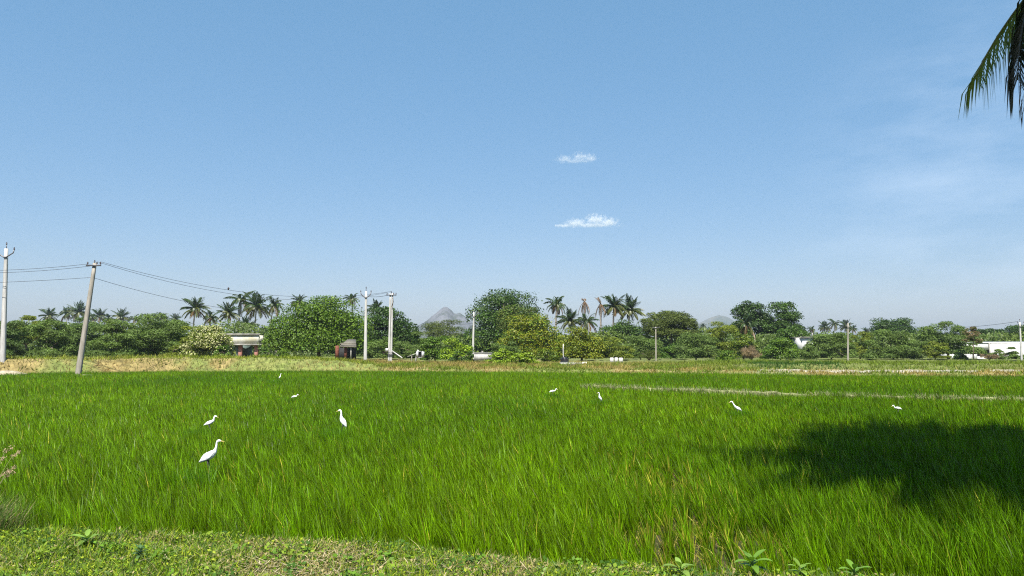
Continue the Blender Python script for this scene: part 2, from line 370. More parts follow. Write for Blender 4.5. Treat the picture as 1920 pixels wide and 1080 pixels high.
# the bund itself: a raised lip of dried mud above the crop
prof = [(-.06, 0), (-.04, .25), (-.01, .325), (.015, .325), (.04, .24), (.07, 0)]
V = []; 
for a in range(len(bx)):
    hgt = .84+.22*float(vnoise(np.array([bx[a]*1.9]), np.array([2.2]), 6)[0])+.14*float(vnoise(np.array([bx[a]*6.1]), np.array([5.2]), 9)[0])
    ramp = min(1, a/6)
    for (o, zz) in prof: V.append((bx[a]+o*.5, by[a]+o, zz*hgt*ramp - .01 + gz(bx[a], by[a])*.2))
npf = len(prof); i = np.arange(len(bx)-1)[:, None]*npf; j = np.arange(npf-1)[None]
bs.add(V, np.stack([i+j, i+npf+j, i+npf+j+1, i+j+1], -1).reshape(-1, 4), np.array([.27, .28, .13]))
tag(bs.build('field_bund', M_soil, smooth=True), kind='structure')

# low plants on the near bank
bank = MB()
def leaflets(mb, pos, nrm, size, ratio, colr, tdir=None):
    N = len(pos); nrm = nrm/(np.linalg.norm(nrm, axis=1)[:, None]+1e-9)
    if tdir is None: tdir = rng.normal(size=(N, 3))
    t1 = tdir - nrm*(tdir*nrm).sum(1)[:, None]; t1 /= np.linalg.norm(t1, axis=1)[:, None]+1e-9
    t2 = np.cross(nrm, t1); a = t1*(size/2)[:, None]; b = t2*(size*ratio/2)[:, None]
    V = np.stack([pos-a, pos+b-a*.1, pos+a, pos-b-a*.1], 1).reshape(-1, 3)
    mb.add(V, np.arange(N)[:, None]*4+np.arange(4)[None], np.repeat(colr, 4, 0))
x, y = scatter(-8, 6, 3.6, 7.2, 7500); k = (y < ynear(x)+.06) & (np.abs(x) < .72*y+2.2); x, y = x[k], y[k]; N = len(x)
na = fbm(x*1.3, y*1.6, 101); nb_ = fbm(x*3.1, y*3.1, 111)
dry = sstep(.58, .72, na)*.75
bare = np.exp(-(((x+1.55)/.55)**2+((y-5.5)/.35)**2)) + np.exp(-(((x+4.2)/.5)**2+((y-5.5)/.35)**2)); dry = np.clip(dry+bare, 0, 1)
r = rng.uniform(size=N)
cg = np.array([.14, .24, .010]); cy = np.array([.28, .34, .018]); cs = np.array([.33, .27, .12]); cd = np.array([.040, .085, .012]); cb = np.array([.13, .195, .050])
c = np.where((r < .34)[:, None], cg, np.where((r < .58)[:, None], cy, np.where((r < .74)[:, None], cb, cd)))
isdry = rng.uniform(size=N) < .05+.48*dry; c[isdry] = cs; c = c*rng.uniform(.7, 1.25, N)[:, None]
h = rng.uniform(.03, .11, N)*(.7+.6*nb_)*(1-.35*dry)
up = (y > ynear(x)-.25); h = np.where(up, h*.9, h)
kb = rng.uniform(size=N) < .62
zb = ground(x, y)
blades(bank, np.c_[x, y, zb][kb], h[kb]*1.25, rng.uniform(.004, .010, kb.sum()), rng.uniform(.2, 1.5, kb.sum()), rng.uniform(0, 6.28, kb.sum()), c[kb], 2)
kl = ~kb; n = kl.sum()
pos = np.c_[x, y, zb + h*rng.uniform(.3, 1, N)][kl]; nr = rng.normal(size=(n, 3))*.6; nr[:, 2] += 1; nr[:, 1] -= .3
leaflets(bank, pos, nr, rng.uniform(.012, .034, n), .55, c[kl])
tag(bank.build('bank_ground_cover', M_grass), 'low tangle of grass, creeping weeds and dry straw on the near bank', 'ground cover', kind='stuff')
# taller sprigs and small weeds standing out of the mat
sp_ = MB(); n = 5200; x = rng.uniform(-8, 6, n); y = rng.uniform(3.6, 7, n); k = (y < ynear(x)) & (fbm(x*2.1, y*2.1, 181) > .47); x, y = x[k], y[k]; n = len(x)
c = np.where((rng.uniform(size=n) < .3)[:, None], np.array([.33, .29, .12]), np.array([.10, .19, .012]))*rng.uniform(.6, 1.3, n)[:, None]
blades(sp_, np.c_[x, y, ground(x, y)], rng.uniform(.08, .20, n), rng.uniform(.004, .009, n), rng.uniform(.2, .9, n), rng.uniform(0, 6.28, n), c, 2)
for k in range(230):
    cx_ = rng.uniform(-7, 5); cy_ = rng.uniform(4.2, 6.9)
    if cy_ > float(ynear(np.array([cx_]))[0])-.05: continue
    m = rng.integers(14, 46); q = np.c_[cx_+rng.normal(0, .05, m), cy_+rng.normal(0, .05, m), gz(cx_, cy_)+rng.uniform(.03, .10, m)]
    nr = rng.normal(size=(m, 3))*.5; nr[:, 2] += 1; nr[:, 1] -= .4
    leaflets(sp_, q, nr, rng.uniform(.025, .05, m), .65, np.array([[.045, .11, .01], [.10, .20, .015], [.17, .25, .02]][rng.integers(3)])*rng.uniform(.75, 1.25, m)[:, None])
tag(sp_.build('bank_weeds', M_grass), 'taller grass sprigs and small leafy weeds dotting the near bank', 'weeds', kind='stuff')
# loose straw on the bare spots
st = MB(); n = 750; cx = rng.choice([-1.45, -4.25, -.5, -2.8], n, p=[.45, .33, .12, .1]); x = cx + rng.normal(0, .42, n); y = 5.45 + rng.normal(0, .28, n)
k = y < ynear(x)-.1; x, y = x[k], y[k]; n = len(x); a = rng.uniform(0, math.pi, n); l = rng.uniform(.02, .085, n)
p0 = np.c_[x, y, ground(x, y)+rng.uniform(.01, .08, n)]; d = np.c_[np.cos(a), np.sin(a), rng.normal(0, .25, n)]*l[:, None]; s_ = np.c_[-np.sin(a), np.cos(a), np.zeros(n)]*.0028
st.add(np.stack([p0-d-s_, p0-d+s_, p0+d+s_, p0+d-s_], 1).reshape(-1, 3), np.arange(n)[:, None]*4+np.arange(4)[None], np.repeat(np.array([.46, .39, .24])*rng.uniform(.6, 1.2, n)[:, None], 4, 0))
tag(st.build('loose_straw', M_grass), 'pale dry straw lying on the bare spots of the near bank', 'straw', kind='stuff')

# grass on the verge at the far side of the field
vg = MB()
x, y = scatter(-75, 75, 44, 80, 70); k = (y > yfar(x)-.1) & (np.abs(x) < .74*y+8) & (y < yfar(x)+20); x, y = x[k], y[k]
trk = (x > 17) & (y > 50.4) & (y < 57.6) & (rng.uniform(size=len(x)) < sstep(15, 21, x)*.96)
x, y = x[~trk], y[~trk]; N = len(x)
n1 = fbm(x*.45, y*.6, 121); n2 = fbm(x*.11, y*.2, 131); face = sstep(2.2, .6, y-yfar(x))*sstep(-9, -13, x)
keep = rng.uniform(size=N) > face*.30; x, y, n1, n2, face = x[keep], y[keep], n1[keep], n2[keep], face[keep]; N = len(x)
c = lerp(np.tile([.30, .235, .07], (N, 1)), np.array([.13, .185, .015]), np.clip(sstep(.42, .60, n1)+.95*sstep(8, 18, x)*(y > 57.4), 0, 1))
c = lerp(c, np.array([.26, .17, .07]), sstep(.55, .7, n2)*.8*sstep(10, -4, x))
c = lerp(c, np.array([.33, .22, .10]), face*.7*sstep(.60, .45, n1))
c = lerp(c, np.array([.19, .24, .018]), (sstep(.8, 1.8, y-yfar(x))*sstep(6, 3, y-yfar(x))*sstep(-9, -13, x)*.9))
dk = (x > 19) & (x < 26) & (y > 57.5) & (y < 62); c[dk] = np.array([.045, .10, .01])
c = c*(rng.uniform(.5, 1.4, N)*(.65+.7*fbm(x*1.7, y*2.2, 171)))[:, None]
h = rng.uniform(.08, .36, N)*(.5+1.1*fbm(x*1.1, y*1.3, 172))
blades(vg, np.c_[x, y, ground(x, y)-.02], h, rng.uniform(.03, .085, N), rng.uniform(.1, 1.1, N), rng.uniform(0, 6.28, N), c, 1)
tag(vg.build('verge_grass', M_grass), 'dry yellow and green grass on the verge beyond the paddy', 'grass', kind='stuff')

# ------------------------------------------------------------------ trees
COL = dict(dark=(.034, .072, .008), dark2=(.022, .046, .008), mid=(.060, .118, .009), bright=(.092, .158, .008), yellow=(.165, .180, .006), lime=(.180, .265, .012),
           pros=(.096, .150, .028), pros2=(.078, .128, .028), prosy=(.135, .172, .014), olive=(.080, .108, .016), dry=(.22, .16, .09), pale=(.42, .42, .20), yg=(.110, .150, .008))
def crown_mesh(mb, W_, D_, z0, z1, style, colr, seed, nleaf, leaf, nblob, col2=None, mixf=.0):
    r = np.random.default_rng(seed)
    H = z1-z0; colr = np.array(colr)
    low = style != 'dry' and z0 < .5*H and (z0 < 1.2)
    zc = z0 + H*(.12 if low else .42)
    th = r.uniform(0, 2*math.pi, nblob); u = r.uniform(-.35 if low else -.75, 1, nblob); rad = r.uniform(.52, .86, nblob); rad[:nblob//5] = r.uniform(.1, .5, nblob//5)
    cr = np.where(u > 0, np.sqrt(1-u*u), np.sqrt(1-.45*u*u))
    # wide shoulders, so the crown reads as a dome that reaches its full width low down
    cx = np.cos(th)*cr*rad*W_/2*.86; cy = np.sin(th)*cr*rad*D_/2*.86
    cz = np.where(u > 0, zc + u*rad*(z1-zc)*.86, zc + u*rad*(zc-z0)*.9)
    br = r.uniform(.10, .19, nblob)*(1 if style == 'feather' else 1.08)*min(W_, H*1.5)*(.85 if style == 'feather' else 1); fl = .5 if style == 'feather' else .62
    p = br**2; p /= p.sum(); b = r.choice(nblob, nleaf, p=p)
    d = r.normal(size=(nleaf, 3)); d /= np.linalg.norm(d, axis=1)[:, None]; d[:, 2] = np.where(d[:, 2] < -.35, -d[:, 2], d[:, 2])
    rr = r.uniform(.2, 1.0, nleaf)**.42*br[b]*(1+.18*(r.uniform(size=nleaf) > .94))
    lump = 1+.28*np.sin(d[:, 0]*7+b)*np.sin(d[:, 1]*6+b*2)*np.cos(d[:, 2]*5+b)
    pos = np.c_[cx[b], cy[b], cz[b]] + d*(rr*lump)[:, None]*np.array([1, 1, fl])
    lo_, hi_ = np.percentile(pos[:, 0], 2), np.percentile(pos[:, 0], 98)
    sx = W_/(hi_-lo_); ox = (lo_+hi_)/2; pos[:, 0] = (pos[:, 0]-ox)*sx; cx = (cx-ox)*sx
    ht = np.percentile(pos[:, 2], 99.85); sz_ = (z1-zc)/(ht-zc); up_ = pos[:, 2] > zc; pos[up_, 2] = zc+(pos[up_, 2]-zc)*sz_; cz = np.where(cz > zc, zc+(cz-zc)*sz_, cz)
    ov = pos[:, 2] > z1; pos[ov, 2] = z1+(pos[ov, 2]-z1)*.4; ow = np.abs(pos[:, 0]) > W_*.53; pos[ow, 0] *= .9
    lowp = pos[:, 2] < z0; pos[lowp, 2] = z0+r.uniform(-.05, .12, lowp.sum())*H
    nr = d*.75 + r.normal(size=(nleaf, 3))*.55; nr[:, 2] += .35
    sz = r.uniform(.6, 1.3, nleaf)*leaf
    v = (r.uniform(.72, 1.3, nleaf)*r.uniform(.82, 1.2, nblob)[b])[:, None]
    c = colr*v
    if col2 is not None:
        q = (r.uniform(size=nleaf) < mixf*(.4+1.2*r.uniform(size=nblob)[b])); c[q] = np.array(col2)*v[q]
    if style == 'feather':
        t = d.copy(); t[:, 2] = t[:, 2]*.4-.12; t += r.normal(size=(nleaf, 3))*.35; leaflets(mb, pos, nr, sz*1.7, .24, c, t)
    elif style == 'dry':
        t = d.copy(); t[:, 2] += .8; leaflets(mb, pos, nr, sz*2.2, .06, c, t)
    else: leaflets(mb, pos, nr, sz, .72, c)
    return np.c_[cx, cy, cz], br
def limb_tree(mb, base_r, zt, tips, seed, lean=0, n_limb=6, fork=.35, col=None):
    r = random.Random(seed)
    top = np.array([lean, 0, zt*fork+.0])
    pts = [np.array([0, 0, -.15]), np.array([lean*.3, 0, zt*fork*.5]), top]
    mb.tube(pts, [base_r*1.25, base_r, base_r*.8], 8, col)
    idx = list(range(len(tips))); r.shuffle(idx)
    for i in idx[:n_limb]:
        e = tips[i]; mid = top*.45+e*.55 + np.array([r.uniform(-.3, .3), r.uniform(-.3, .3), r.uniform(.0, .4)])
        mb.tube([top-np.array([0, 0, .1]), mid, e], [base_r*.55, base_r*.35, base_r*.12], 6, col)
tree_no = [100]
def tree(name, label, cat, l, r_, top, base, Y, style='leaf', ck='mid', dens=1.0, leaf=.30, ck2=None, mixf=0, trunk_r=None, group=None, fork=.35, nl=7, lean=0, trunk_px=None, nblob=None):
    tree_no[0] += 1; seed = tree_no[0]
    mpp = Y/F; Wd = (r_-l)*mpp; cxp = (l+r_)/2
    x = (cxp-960)*mpp if trunk_px is None else (trunk_px-960)*mpp
    cxo = (cxp-960)*mpp - x
    zg = gz(x, Y); zt = P(cxp, top, Y).z; zb = max(P(cxp, base, Y).z, zg+.02)
    R = root(name, (x, Y, zg), label, cat, group)
    H = zt-zb; D = min(Wd, max(H*1.4, Wd*.6))
    vol = Wd*H
    leaf = leaf*.68
    nleaf = int(min(42000, max(1500, 300*vol*dens/(leaf/.3)**1.5)))
    nb = int((nblob or np.clip(vol*1.1, 16, 60))*(2.0 if style == 'feather' else 1.45))
    mb = MB(); tips, _ = crown_mesh(mb, Wd*.97, D, zb-zg, zt-zg, style, COL[ck], seed, nleaf, leaf, nb, COL.get(ck2) if ck2 else None, mixf)
    if cxo:
        for V in mb.V: V[:, 0] += cxo
        tips = tips + np.array([cxo, 0, 0])
    if style == 'dry':
        sb = MB()
        for q in range(14):
            a = q*2.4; e = np.array([math.cos(a)*Wd*.4, math.sin(a)*D*.35, H*(.55+.4*random.Random(q+seed).random())])
            sb.tube([(0, 0, -.05), e*.5+np.array([0, 0, .15]), e], [.03, .02, .008], 5)
        sb.build('stem', M_bark, R)
    else:
        tb = MB(); br = trunk_r or max(.05, min(.28, (zt-zg)*.028))
        limb_tree(tb, br, zt-zg, tips, seed, lean or random.Random(seed).uniform(-.2, .2), nl, fork); tb.build('trunk', M_bark, R, smooth=True)
    mb.build('crown' if H > 2.2 and style != 'dry' else 'foliage', M_feather if style == 'feather' else (M_grass if style == 'dry' else M_leaf), R)
    return R

TH = 'thicket trees along the far edge of the paddy'
for a in [
 # name, label, category, left, right, top, base, distance, style, colour ...
 ('thorn_tree', 'feathery dark green thorn tree at the left edge, behind the tall white forked pole', 'tree', -45, 50, 602, 674, 76, 'feather', 'pros2'),
 ('thorn_tree', 'yellowish green rounded tree top just right of the tall white pole at far left', 'tree', 14, 92, 592, 650, 92, 'feather', 'prosy'),
 ('thorn_tree', 'feathery green thorn tree between the forked pole and the leaning pole', 'tree', 50, 138, 598, 674, 78, 'feather', 'pros'),
 ('thorn_tree', 'feathery thorn tree directly behind the leaning concrete pole', 'tree', 112, 205, 596, 674, 82, 'feather', 'pros2'),
 ('thorn_tree', 'feathery thorn tree just right of the leaning concrete pole', 'tree', 176, 266, 599, 674, 76, 'feather', 'pros'),
 ('thorn_tree', 'widest soft green thorn tree left of the flowering shrub, below the small distant palms', 'tree', 238, 356, 589, 674, 80, 'feather', 'pros'),
 ('thorn_tree', 'low olive thorn tree between the wide thorn tree and the flowering shrub', 'tree', 318, 378, 612, 674, 76, 'feather', 'prosy'),
]: tree(*a, dens=1.25, leaf=.26, group=TH)
tree('flowering_shrub', 'shrub speckled with cream flowers hiding the left end of the flat roofed porch', 'shrub', 350, 432, 611, 673, 74, 'leaf', 'yg', 1.8, .26, 'pale', .42, nblob=46)
tree('dark_shrub', 'dark green shrub at the foot of the teal porch wall', 'shrub', 404, 434, 646, 675, 73, 'leaf', 'mid', 1.0, .22, 'pale', .08)
tree('green_shrub', 'small rounded shrub right of the porch under the slanting palm trunks', 'shrub', 487, 512, 650, 674, 84, 'leaf', 'mid', 1.0, .22)
tree('green_shrub', 'low bright shrub at the left foot of the big broad tree', 'shrub', 512, 548, 655, 676, 80, 'leaf', 'bright', 1.0, .2)
tree('broad_tree', 'broadest bright green leafy tree, dark trunk showing on the verge left of the brick hut', 'tree', 504, 690, 556, 664, 90, 'leaf', 'bright', 1.15, .34, 'mid', .35, .2, fork=.34, nl=12, trunk_px=599, nblob=75)
tree('dark_tree', 'dark green round tree behind the white pole with the horizontal crossarm', 'tree', 678, 783, 576, 660, 108, 'leaf', 'dark', 1.2, .38, nblob=55)
tree('dark_tree', 'dark leafy tree filling the shade behind the brick hut', 'tree', 612, 700, 596, 668, 100, 'leaf', 'dark2', 1.1, .36)
tree('thorn_tree', 'feathery grey green thorn bush between the two middle white poles', 'tree', 686, 752, 632, 676, 88, 'feather', 'pros', 1.1, .24)
tree('thorn_tree', 'feathery thorn bush right of the crossarm pole, behind the switch cabinet', 'tree', 738, 806, 622, 676, 90, 'feather', 'pros', 1.1, .24)
tree('olive_tree', 'olive green domed tree standing in front of the rocky mountain', 'tree', 786, 886, 600, 662, 145, 'feather', 'olive', 1.2, .36)
tree('green_shrub', 'mid green leafy bush right of the grey switch cabinet', 'shrub', 790, 842, 630, 678, 84, 'leaf', 'mid', 1.1, .24, 'bright', .3)
tree('lime_shrub', 'yellow green bush on the left side of the white pole below the rocky mountain', 'shrub', 828, 886, 634, 676, 82, 'leaf', 'lime', 1.0, .24, 'mid', .25)
tree('dark_shrub', 'dark low bush at the foot of the lime bush, left of the white concrete tank', 'shrub', 842, 896, 658, 684, 76, 'leaf', 'mid', 1.0, .2, 'dark', .5)
tree('great_tree', 'tallest dark green tree with a broad dome, right of the pole below the mountain', 'tree', 874, 1024, 543, 664, 122, 'leaf', 'dark', 1.3, .42, 'mid', .35, .4, fork=.3, nl=12, nblob=80)
tree('olive_tree', 'small olive tree rising between the great dark dome and the yellow tree', 'tree', 932, 1006, 572, 640, 108, 'leaf', 'olive', 1.1, .3, 'mid', .3)
tree('yellow_tree', 'large golden yellow leafy tree in front of the great dark dome', 'tree', 936, 1052, 590, 672, 96, 'leaf', 'yellow', 1.25, .32, 'bright', .42, fork=.3, nl=9, nblob=60)
tree('lime_shrub', 'bright lime bush spreading over the verge right of the white concrete tank', 'shrub', 912, 968, 654, 689, 70, 'leaf', 'lime', 1.1, .24, 'bright', .2)
tree('lime_shrub', 'bright lime bush on the verge below the golden yellow tree', 'shrub', 958, 1010, 661, 691, 66, 'leaf', 'lime', 1.1, .22, 'yg', .2)
tree('thorn_tree', 'grey green drooping bush under the left side of the golden yellow tree', 'tree', 920, 975, 640, 672, 88, 'feather', 'pros', 1.0, .24)
tree('green_shrub', 'small leafy bush on the verge left of the black drum', 'shrub', 1008, 1052, 655, 686, 74, 'leaf', 'yg', 1.0, .22, 'mid', .3)
tree('yellow_tree', 'smaller yellow topped tree with dark shade beneath, above the low white wall', 'tree', 1050, 1130, 612, 680, 90, 'leaf', 'yg', 1.2, .3, 'yellow', .4, nblob=45)
tree('dark_tree', 'dark bushy tree at the foot of the two tall palms', 'tree', 1122, 1212, 600, 658, 125, 'leaf', 'mid', 1.1, .36, 'dark', .5)
tree('thorn_tree', 'green thorn tree right of the low white wall', 'tree', 1110, 1185, 632, 680, 92, 'feather', 'prosy', 1.1, .26)
tree('thorn_tree', 'darker thorn tree left of the thin pole with the small crossarm', 'tree', 1160, 1240, 630, 680, 96, 'feather', 'pros', 1.1, .26)
tree('dry_shrub', 'leafless dull brownish bush left of the thin crossarm pole', 'shrub', 1196, 1236, 656, 684, 88, 'dry', 'olive', 1.0, .28)
tree('umbrella_tree', 'umbrella shaped olive tree with a bare pale trunk behind the thin crossarm pole', 'tree', 1206, 1304, 583, 645, 118, 'feather', 'olive', 1.4, .34, trunk_r=.16, fork=.55, nl=8, trunk_px=1258)
tree('dark_shrub', 'dark shrub in the shade of the umbrella shaped tree', 'shrub', 1232, 1280, 645, 684, 104, 'leaf', 'mid', 1.0, .28)
tree('thorn_tree', 'wide thorn tree right of the umbrella shaped tree', 'tree', 1262, 1345, 624, 678, 98, 'feather', 'pros', 1.2, .28)
tree('thorn_tree', 'taller pale thorn tree below the faint distant mountain, left of the twin dark trees', 'tree', 1318, 1396, 604, 674, 108, 'feather', 'prosy', 1.2, .30)
tree('twin_dark_tree', 'left one of the twin tall dark trees, behind a spreading palm', 'tree', 1370, 1450, 566, 668, 132, 'leaf', 'dark', 1.3, .42, nblob=55)
tree('twin_dark_tree', 'right one of the twin tall dark trees, a tall solid dome', 'tree', 1424, 1507, 567, 670, 130, 'leaf', 'dark', 1.35, .42, 'mid', .25, nblob=60)
tree('green_shrub', 'mid dark rounded tree filling the foot of the right twin dark tree', 'tree', 1446, 1518, 612, 672, 114, 'leaf', 'mid', 1.1, .32, 'dark', .4)
tree('lime_tree', 'yellow green bushy tree at the foot of the spreading palm', 'tree', 1366, 1418, 624, 674, 98, 'leaf', 'yg', 1.1, .28, 'mid', .35)
tree('dry_shrub', 'bare grey twiggy bush in front of the twin dark trees', 'shrub', 1388, 1424, 648, 680, 86, 'dry', 'dry', 1.0, .28)
tree('green_shrub', 'mid green rounded bush in front of the right twin dark tree', 'tree', 1430, 1492, 634, 678, 94, 'leaf', 'mid', 1.1, .28, 'bright', .4)
tree('green_shrub', 'round bright bush standing alone on the verge left of the bare twiggy bush', 'shrub', 1343, 1376, 657, 684, 76, 'leaf', 'bright', 1.0, .2, 'mid', .3)
tree('thorn_tree', 'small thorn tree under the little white house', 'tree', 1480, 1530, 645, 678, 98, 'feather', 'pros', 1.1, .26)
tree('thorn_tree', 'wide grey green thorn tree left of the thin pole on the right', 'tree', 1512, 1600, 624, 679, 100, 'feather', 'pros', 1.25, .28)
tree('thorn_tree', 'thorn tree just right of the thin pole on the right', 'tree', 1580, 1640, 622, 679, 104, 'feather', 'prosy', 1.2, .28)
tree('dark_tree', 'dark tree with a small raised tip above the right thicket', 'tree', 1634, 1710, 596, 650, 165, 'leaf', 'dark', 1.1, .45)
tree('thorn_tree', 'thorn tree with deep shade beneath, below the small raised dark tree top', 'tree', 1622, 1722, 618, 678, 98, 'feather', 'pros', 1.3, .28)
tree('thorn_tree', 'tallest feathery thorn tree with wispy top and visible dark stems, left of the white shed', 'tree', 1712, 1832, 604, 668, 100, 'feather', 'pros', 1.35, .30, trunk_r=.14, fork=.3, nl=12, trunk_px=1775)
tree('thorn_tree', 'low dark thorn bush under the tallest feathery thorn tree', 'tree', 1728, 1772, 640, 679, 96, 'feather', 'prosy', 1.1, .26)
tree('sapling', 'thin brown leaved sapling in front of the white shed', 'tree', 1806, 1838, 612, 650, 92, 'feather', 'dry', .7, .22, 'olive', .5, trunk_r=.05, fork=.7)
tree('dark_shrub', 'dark green shrub beside the shed doorway', 'shrub', 1784, 1808, 655, 680, 94, 'leaf', 'mid', 1.0, .24, 'dark', .5)
tree('green_shrub', 'rounded grey green bush against the white shed, left of the last pole on the right', 'shrub', 1852, 1918, 651, 682, 92, 'feather', 'pros', 1.3, .26)
tree('dry_shrub', 'brownish dry bush low against the white shed wall', 'shrub', 1834, 1868, 664, 682, 90, 'dry', 'dry', 1.0, .24)
tree('dark_tree', 'low dark tree crown showing above the middle of the white shed roof', 'tree', 1826, 1884, 616, 646, 170, 'leaf', 'dark', 1.0, .45)
tree('dark_tree', 'dark tree crown behind the last pole at the right edge', 'tree', 1876, 1960, 609, 648, 165, 'leaf', 'dark', 1.0, .45)
tree('thorn_tree', 'thorn tree standing past the right end of the white shed', 'tree', 1940, 2030, 612, 680, 100, 'feather', 'pros', 1.1, .3)

ug = MB(); n = 70000; x = rng.uniform(-100, 100, n); y = 119 + rng.uniform(-2, 12, n); hh = 2.6 + 3.2*fbm(x*.13, y*.02, 151, 5) + 1.6*sstep(-34, -44, x)
z = rng.uniform(0, 1, n)**.75*hh + .3; nr = rng.normal(size=(n, 3))*.7; nr[:, 1] -= .6; nr[:, 2] += .5
tn = fbm(x*.25, z*.5, 161)[:, None]; c = (np.array([.042, .080, .012])*(1-tn)+np.array([.11, .15, .02])*tn)*rng.uniform(.6, 1.4, n)[:, None]
leaflets(ug, np.c_[x, y, z], nr, rng.uniform(.3, .65, n), .5, c)
tag(ug.build('thicket_undergrowth', M_leaf), 'continuous tangled green undergrowth closing the gaps behind the trees', 'undergrowth', kind='stuff')
# distant wood closing the view between the trees
dw = MB(); n = 42000; r = rng
x = r.uniform(-420, 420, n); y = 330 + r.uniform(-16, 26, n); hh = 4.2 + 5.2*fbm(x*.035, x*0+7, 141, 5)
z = r.uniform(0, 1, n)**.7*hh + .2; nr = r.normal(size=(n, 3))*.6; nr[:, 1] -= .7; nr[:, 2] += .6
c = np.array([.050, .085, .028])*r.uniform(.6, 1.4, n)[:, None]
leaflets(dw, np.c_[x, y, z], nr, r.uniform(.8, 1.9, n), .7, c)
tag(dw.build('distant_wood', M_leaf), 'low continuous dark green wood far behind the trees', 'wood', kind='stuff')

# ------------------------------------------------------------------ coconut palms
def frond_path(az, el, Ln, droop, n=9, start=(0, 0, 0)):
    p = np.array(start, float); d = np.array([math.cos(az)*math.cos(el), math.sin(az)*math.cos(el), math.sin(el)])
    pts = [p.copy()]; st = Ln/n
    for i in range(n):
        d = d + np.array([0, 0, -droop*(.5+1.2*i/n)/n]); d /= np.linalg.norm(d); p = p+d*st; pts.append(p.copy())
    return np.array(pts)
def frond(mb, pts, llen, nl, lw, colr, r, rach=.03, hang=.8, segs=1, rcol=(.20, .22, .06), full=False):
    mb.tube(pts, np.linspace(rach, rach*.25, len(pts)), 5, np.array(rcol))
    t = np.linspace(.10, .995, nl); s = np.linspace(0, 1, len(pts))
    base = np.stack([np.interp(t, s, pts[:, k]) for k in range(3)], 1)
    T = np.gradient(base, axis=0); T /= np.linalg.norm(T, axis=1)[:, None]+1e-9
    Sd = np.cross(T, [0, 0, 1.0]); Sd /= np.linalg.norm(Sd, axis=1)[:, None]+1e-6
    for sg in (-1, 1):
        prof = np.clip(np.sin(np.clip(t*1.08, 0, 1)*math.pi*.92+.12)**.55, .25, 1)*np.where(t > .9, 1-(t-.9)*4, 1)
        if full: prof = np.clip(1.25-t*.62, .3, 1)
        ln = llen*prof*r.uniform(.85, 1.1, nl)
        hg = hang*r.uniform(.7, 1.25, nl)
        d1 = Sd*sg*.85 + T*.55 + np.array([0, 0, -1.0])*(hg*.55)[:, None] + r.normal(size=(nl, 3))*.07; d1 /= np.linalg.norm(d1, axis=1)[:, None]
        d2 = d1*.45 + np.array([0, 0, -1.0])*hg[:, None] + T*.15; d2 /= np.linalg.norm(d2, axis=1)[:, None]
        wv = T*.5 + np.cross(d1, T)*.5; wv /= np.linalg.norm(wv, axis=1)[:, None]; wv *= lw/2
        m1 = base+d1*(ln*.45)[:, None]; e = m1+d2*(ln*.55)[:, None]
        c = np.array(colr)*r.uniform(.75, 1.25, nl)[:, None]
        V = np.stack([base-wv*.6, base+wv*.6, m1+wv, m1-wv, e], 1).reshape(-1, 3); o = np.arange(nl)[:, None]*5
        mb.add(V, [o+np.array([[0, 1, 2, 3]]), o+np.array([[3, 2, 4]])], np.repeat(c, 5, 0))
PG = np.array([.030, .058, .014]); PY = np.array([.16, .15, .035]); PB = np.array([.17, .10, .045])
def palm_crown(seed, nfr=30, R_=3.6, nl=22, lw=.17, dry=.12, dr=1.0, up=82, gap=0):
    r = np.random.default_rng(seed); mb = MB()
    for i in range(nfr):
        f = i/(nfr-1); az = i*2.399 + r.uniform(-.35, .35); el = math.radians(up-(up+24)*f + r.uniform(-14, 14))
        if r.random() < gap: continue
        c = PG*r.uniform(.8, 1.3)
        if f > .62: c = PG*1.4*(1-.5)+PY*.45
        if f > 1-dry: c = PB
        frond(mb, frond_path(az, el, R_*r.uniform(.72, 1.12)*(1-.15*(f < .15)), (.9+.7*f)*dr*r.uniform(.75, 1.35)), .95, nl, lw, c, r, .05, .55+.4*f)
    return mb.mesh('palm_crown')
def palm_trunk(h, lean, r0=.19, seed=0):
    mb = MB(); n = 8
    pts = [(lean*(k/n)**1.6, .1*math.sin(k*.7+seed), -.2+(h+.2)*k/n) for k in range(n+1)]
    mb.tube(pts, [r0*(1.25 if k == 0 else 1-.35*k/n) for k in range(n+1)], 8); return mb.mesh('palm_trunk', True)
CM = [palm_crown(500), palm_crown(501, 24, 3.4, 20, .17, .25, 1.5, 70, .1), palm_crown(502, 34, 3.8, 22, .17, .05, .7, 85), palm_crown(503, 20, 3.6, 22, .16, .18, 1.2, 60, .1)]
CMd = palm_crown(520, 13, 3.2, 14, .15, .1)           # thin, droopy
def coconut(label, px, py, Y, rp, proto, rz, lean=0, group=None, name='coconut_palm', r0=.2, zs=1):
    "crown centre at (px, py), crown radius rp photo pixels"
    c = P(px, py, Y); x0 = c.x-lean; zg = gz(x0, Y); s = 1.24*rp*Y/F/3.3
    R = root(name, (x0, Y, zg), label, 'palm tree', group)
    link('trunk', palm_trunk(c.z-zg, lean, r0, px), M_palmbark, R)
    o = link('crown', proto, M_palm, R); o.location = (lean, 0, c.z-zg-.1); o.scale = (s, s, s*zs); o.rotation_euler = (0, 0, rz)
    return R
g1 = 'distant coconut palms above the left thicket'
orde = ['first', 'second', 'third', 'fourth', 'fifth', 'sixth', 'seventh', 'eighth', 'ninth', 'tenth', 'eleventh', 'twelfth']
rowL = [(92, 590, 16), (126, 585, 17), (148, 583, 18), (170, 592, 14), (186, 590, 15), (205, 596, 14), (228, 592, 15), (254, 596, 14), (277, 597, 12), (302, 593, 14), (329, 597, 11)]
for k, (px, py, rp) in enumerate(rowL):
    coconut(f'{orde[k]} small coconut palm from the left in the distant row above left thicket', px, py+2, 270+(k*37) % 50, rp, CM[k % 4], k*1.7, (k % 3-1)*.8, g1)
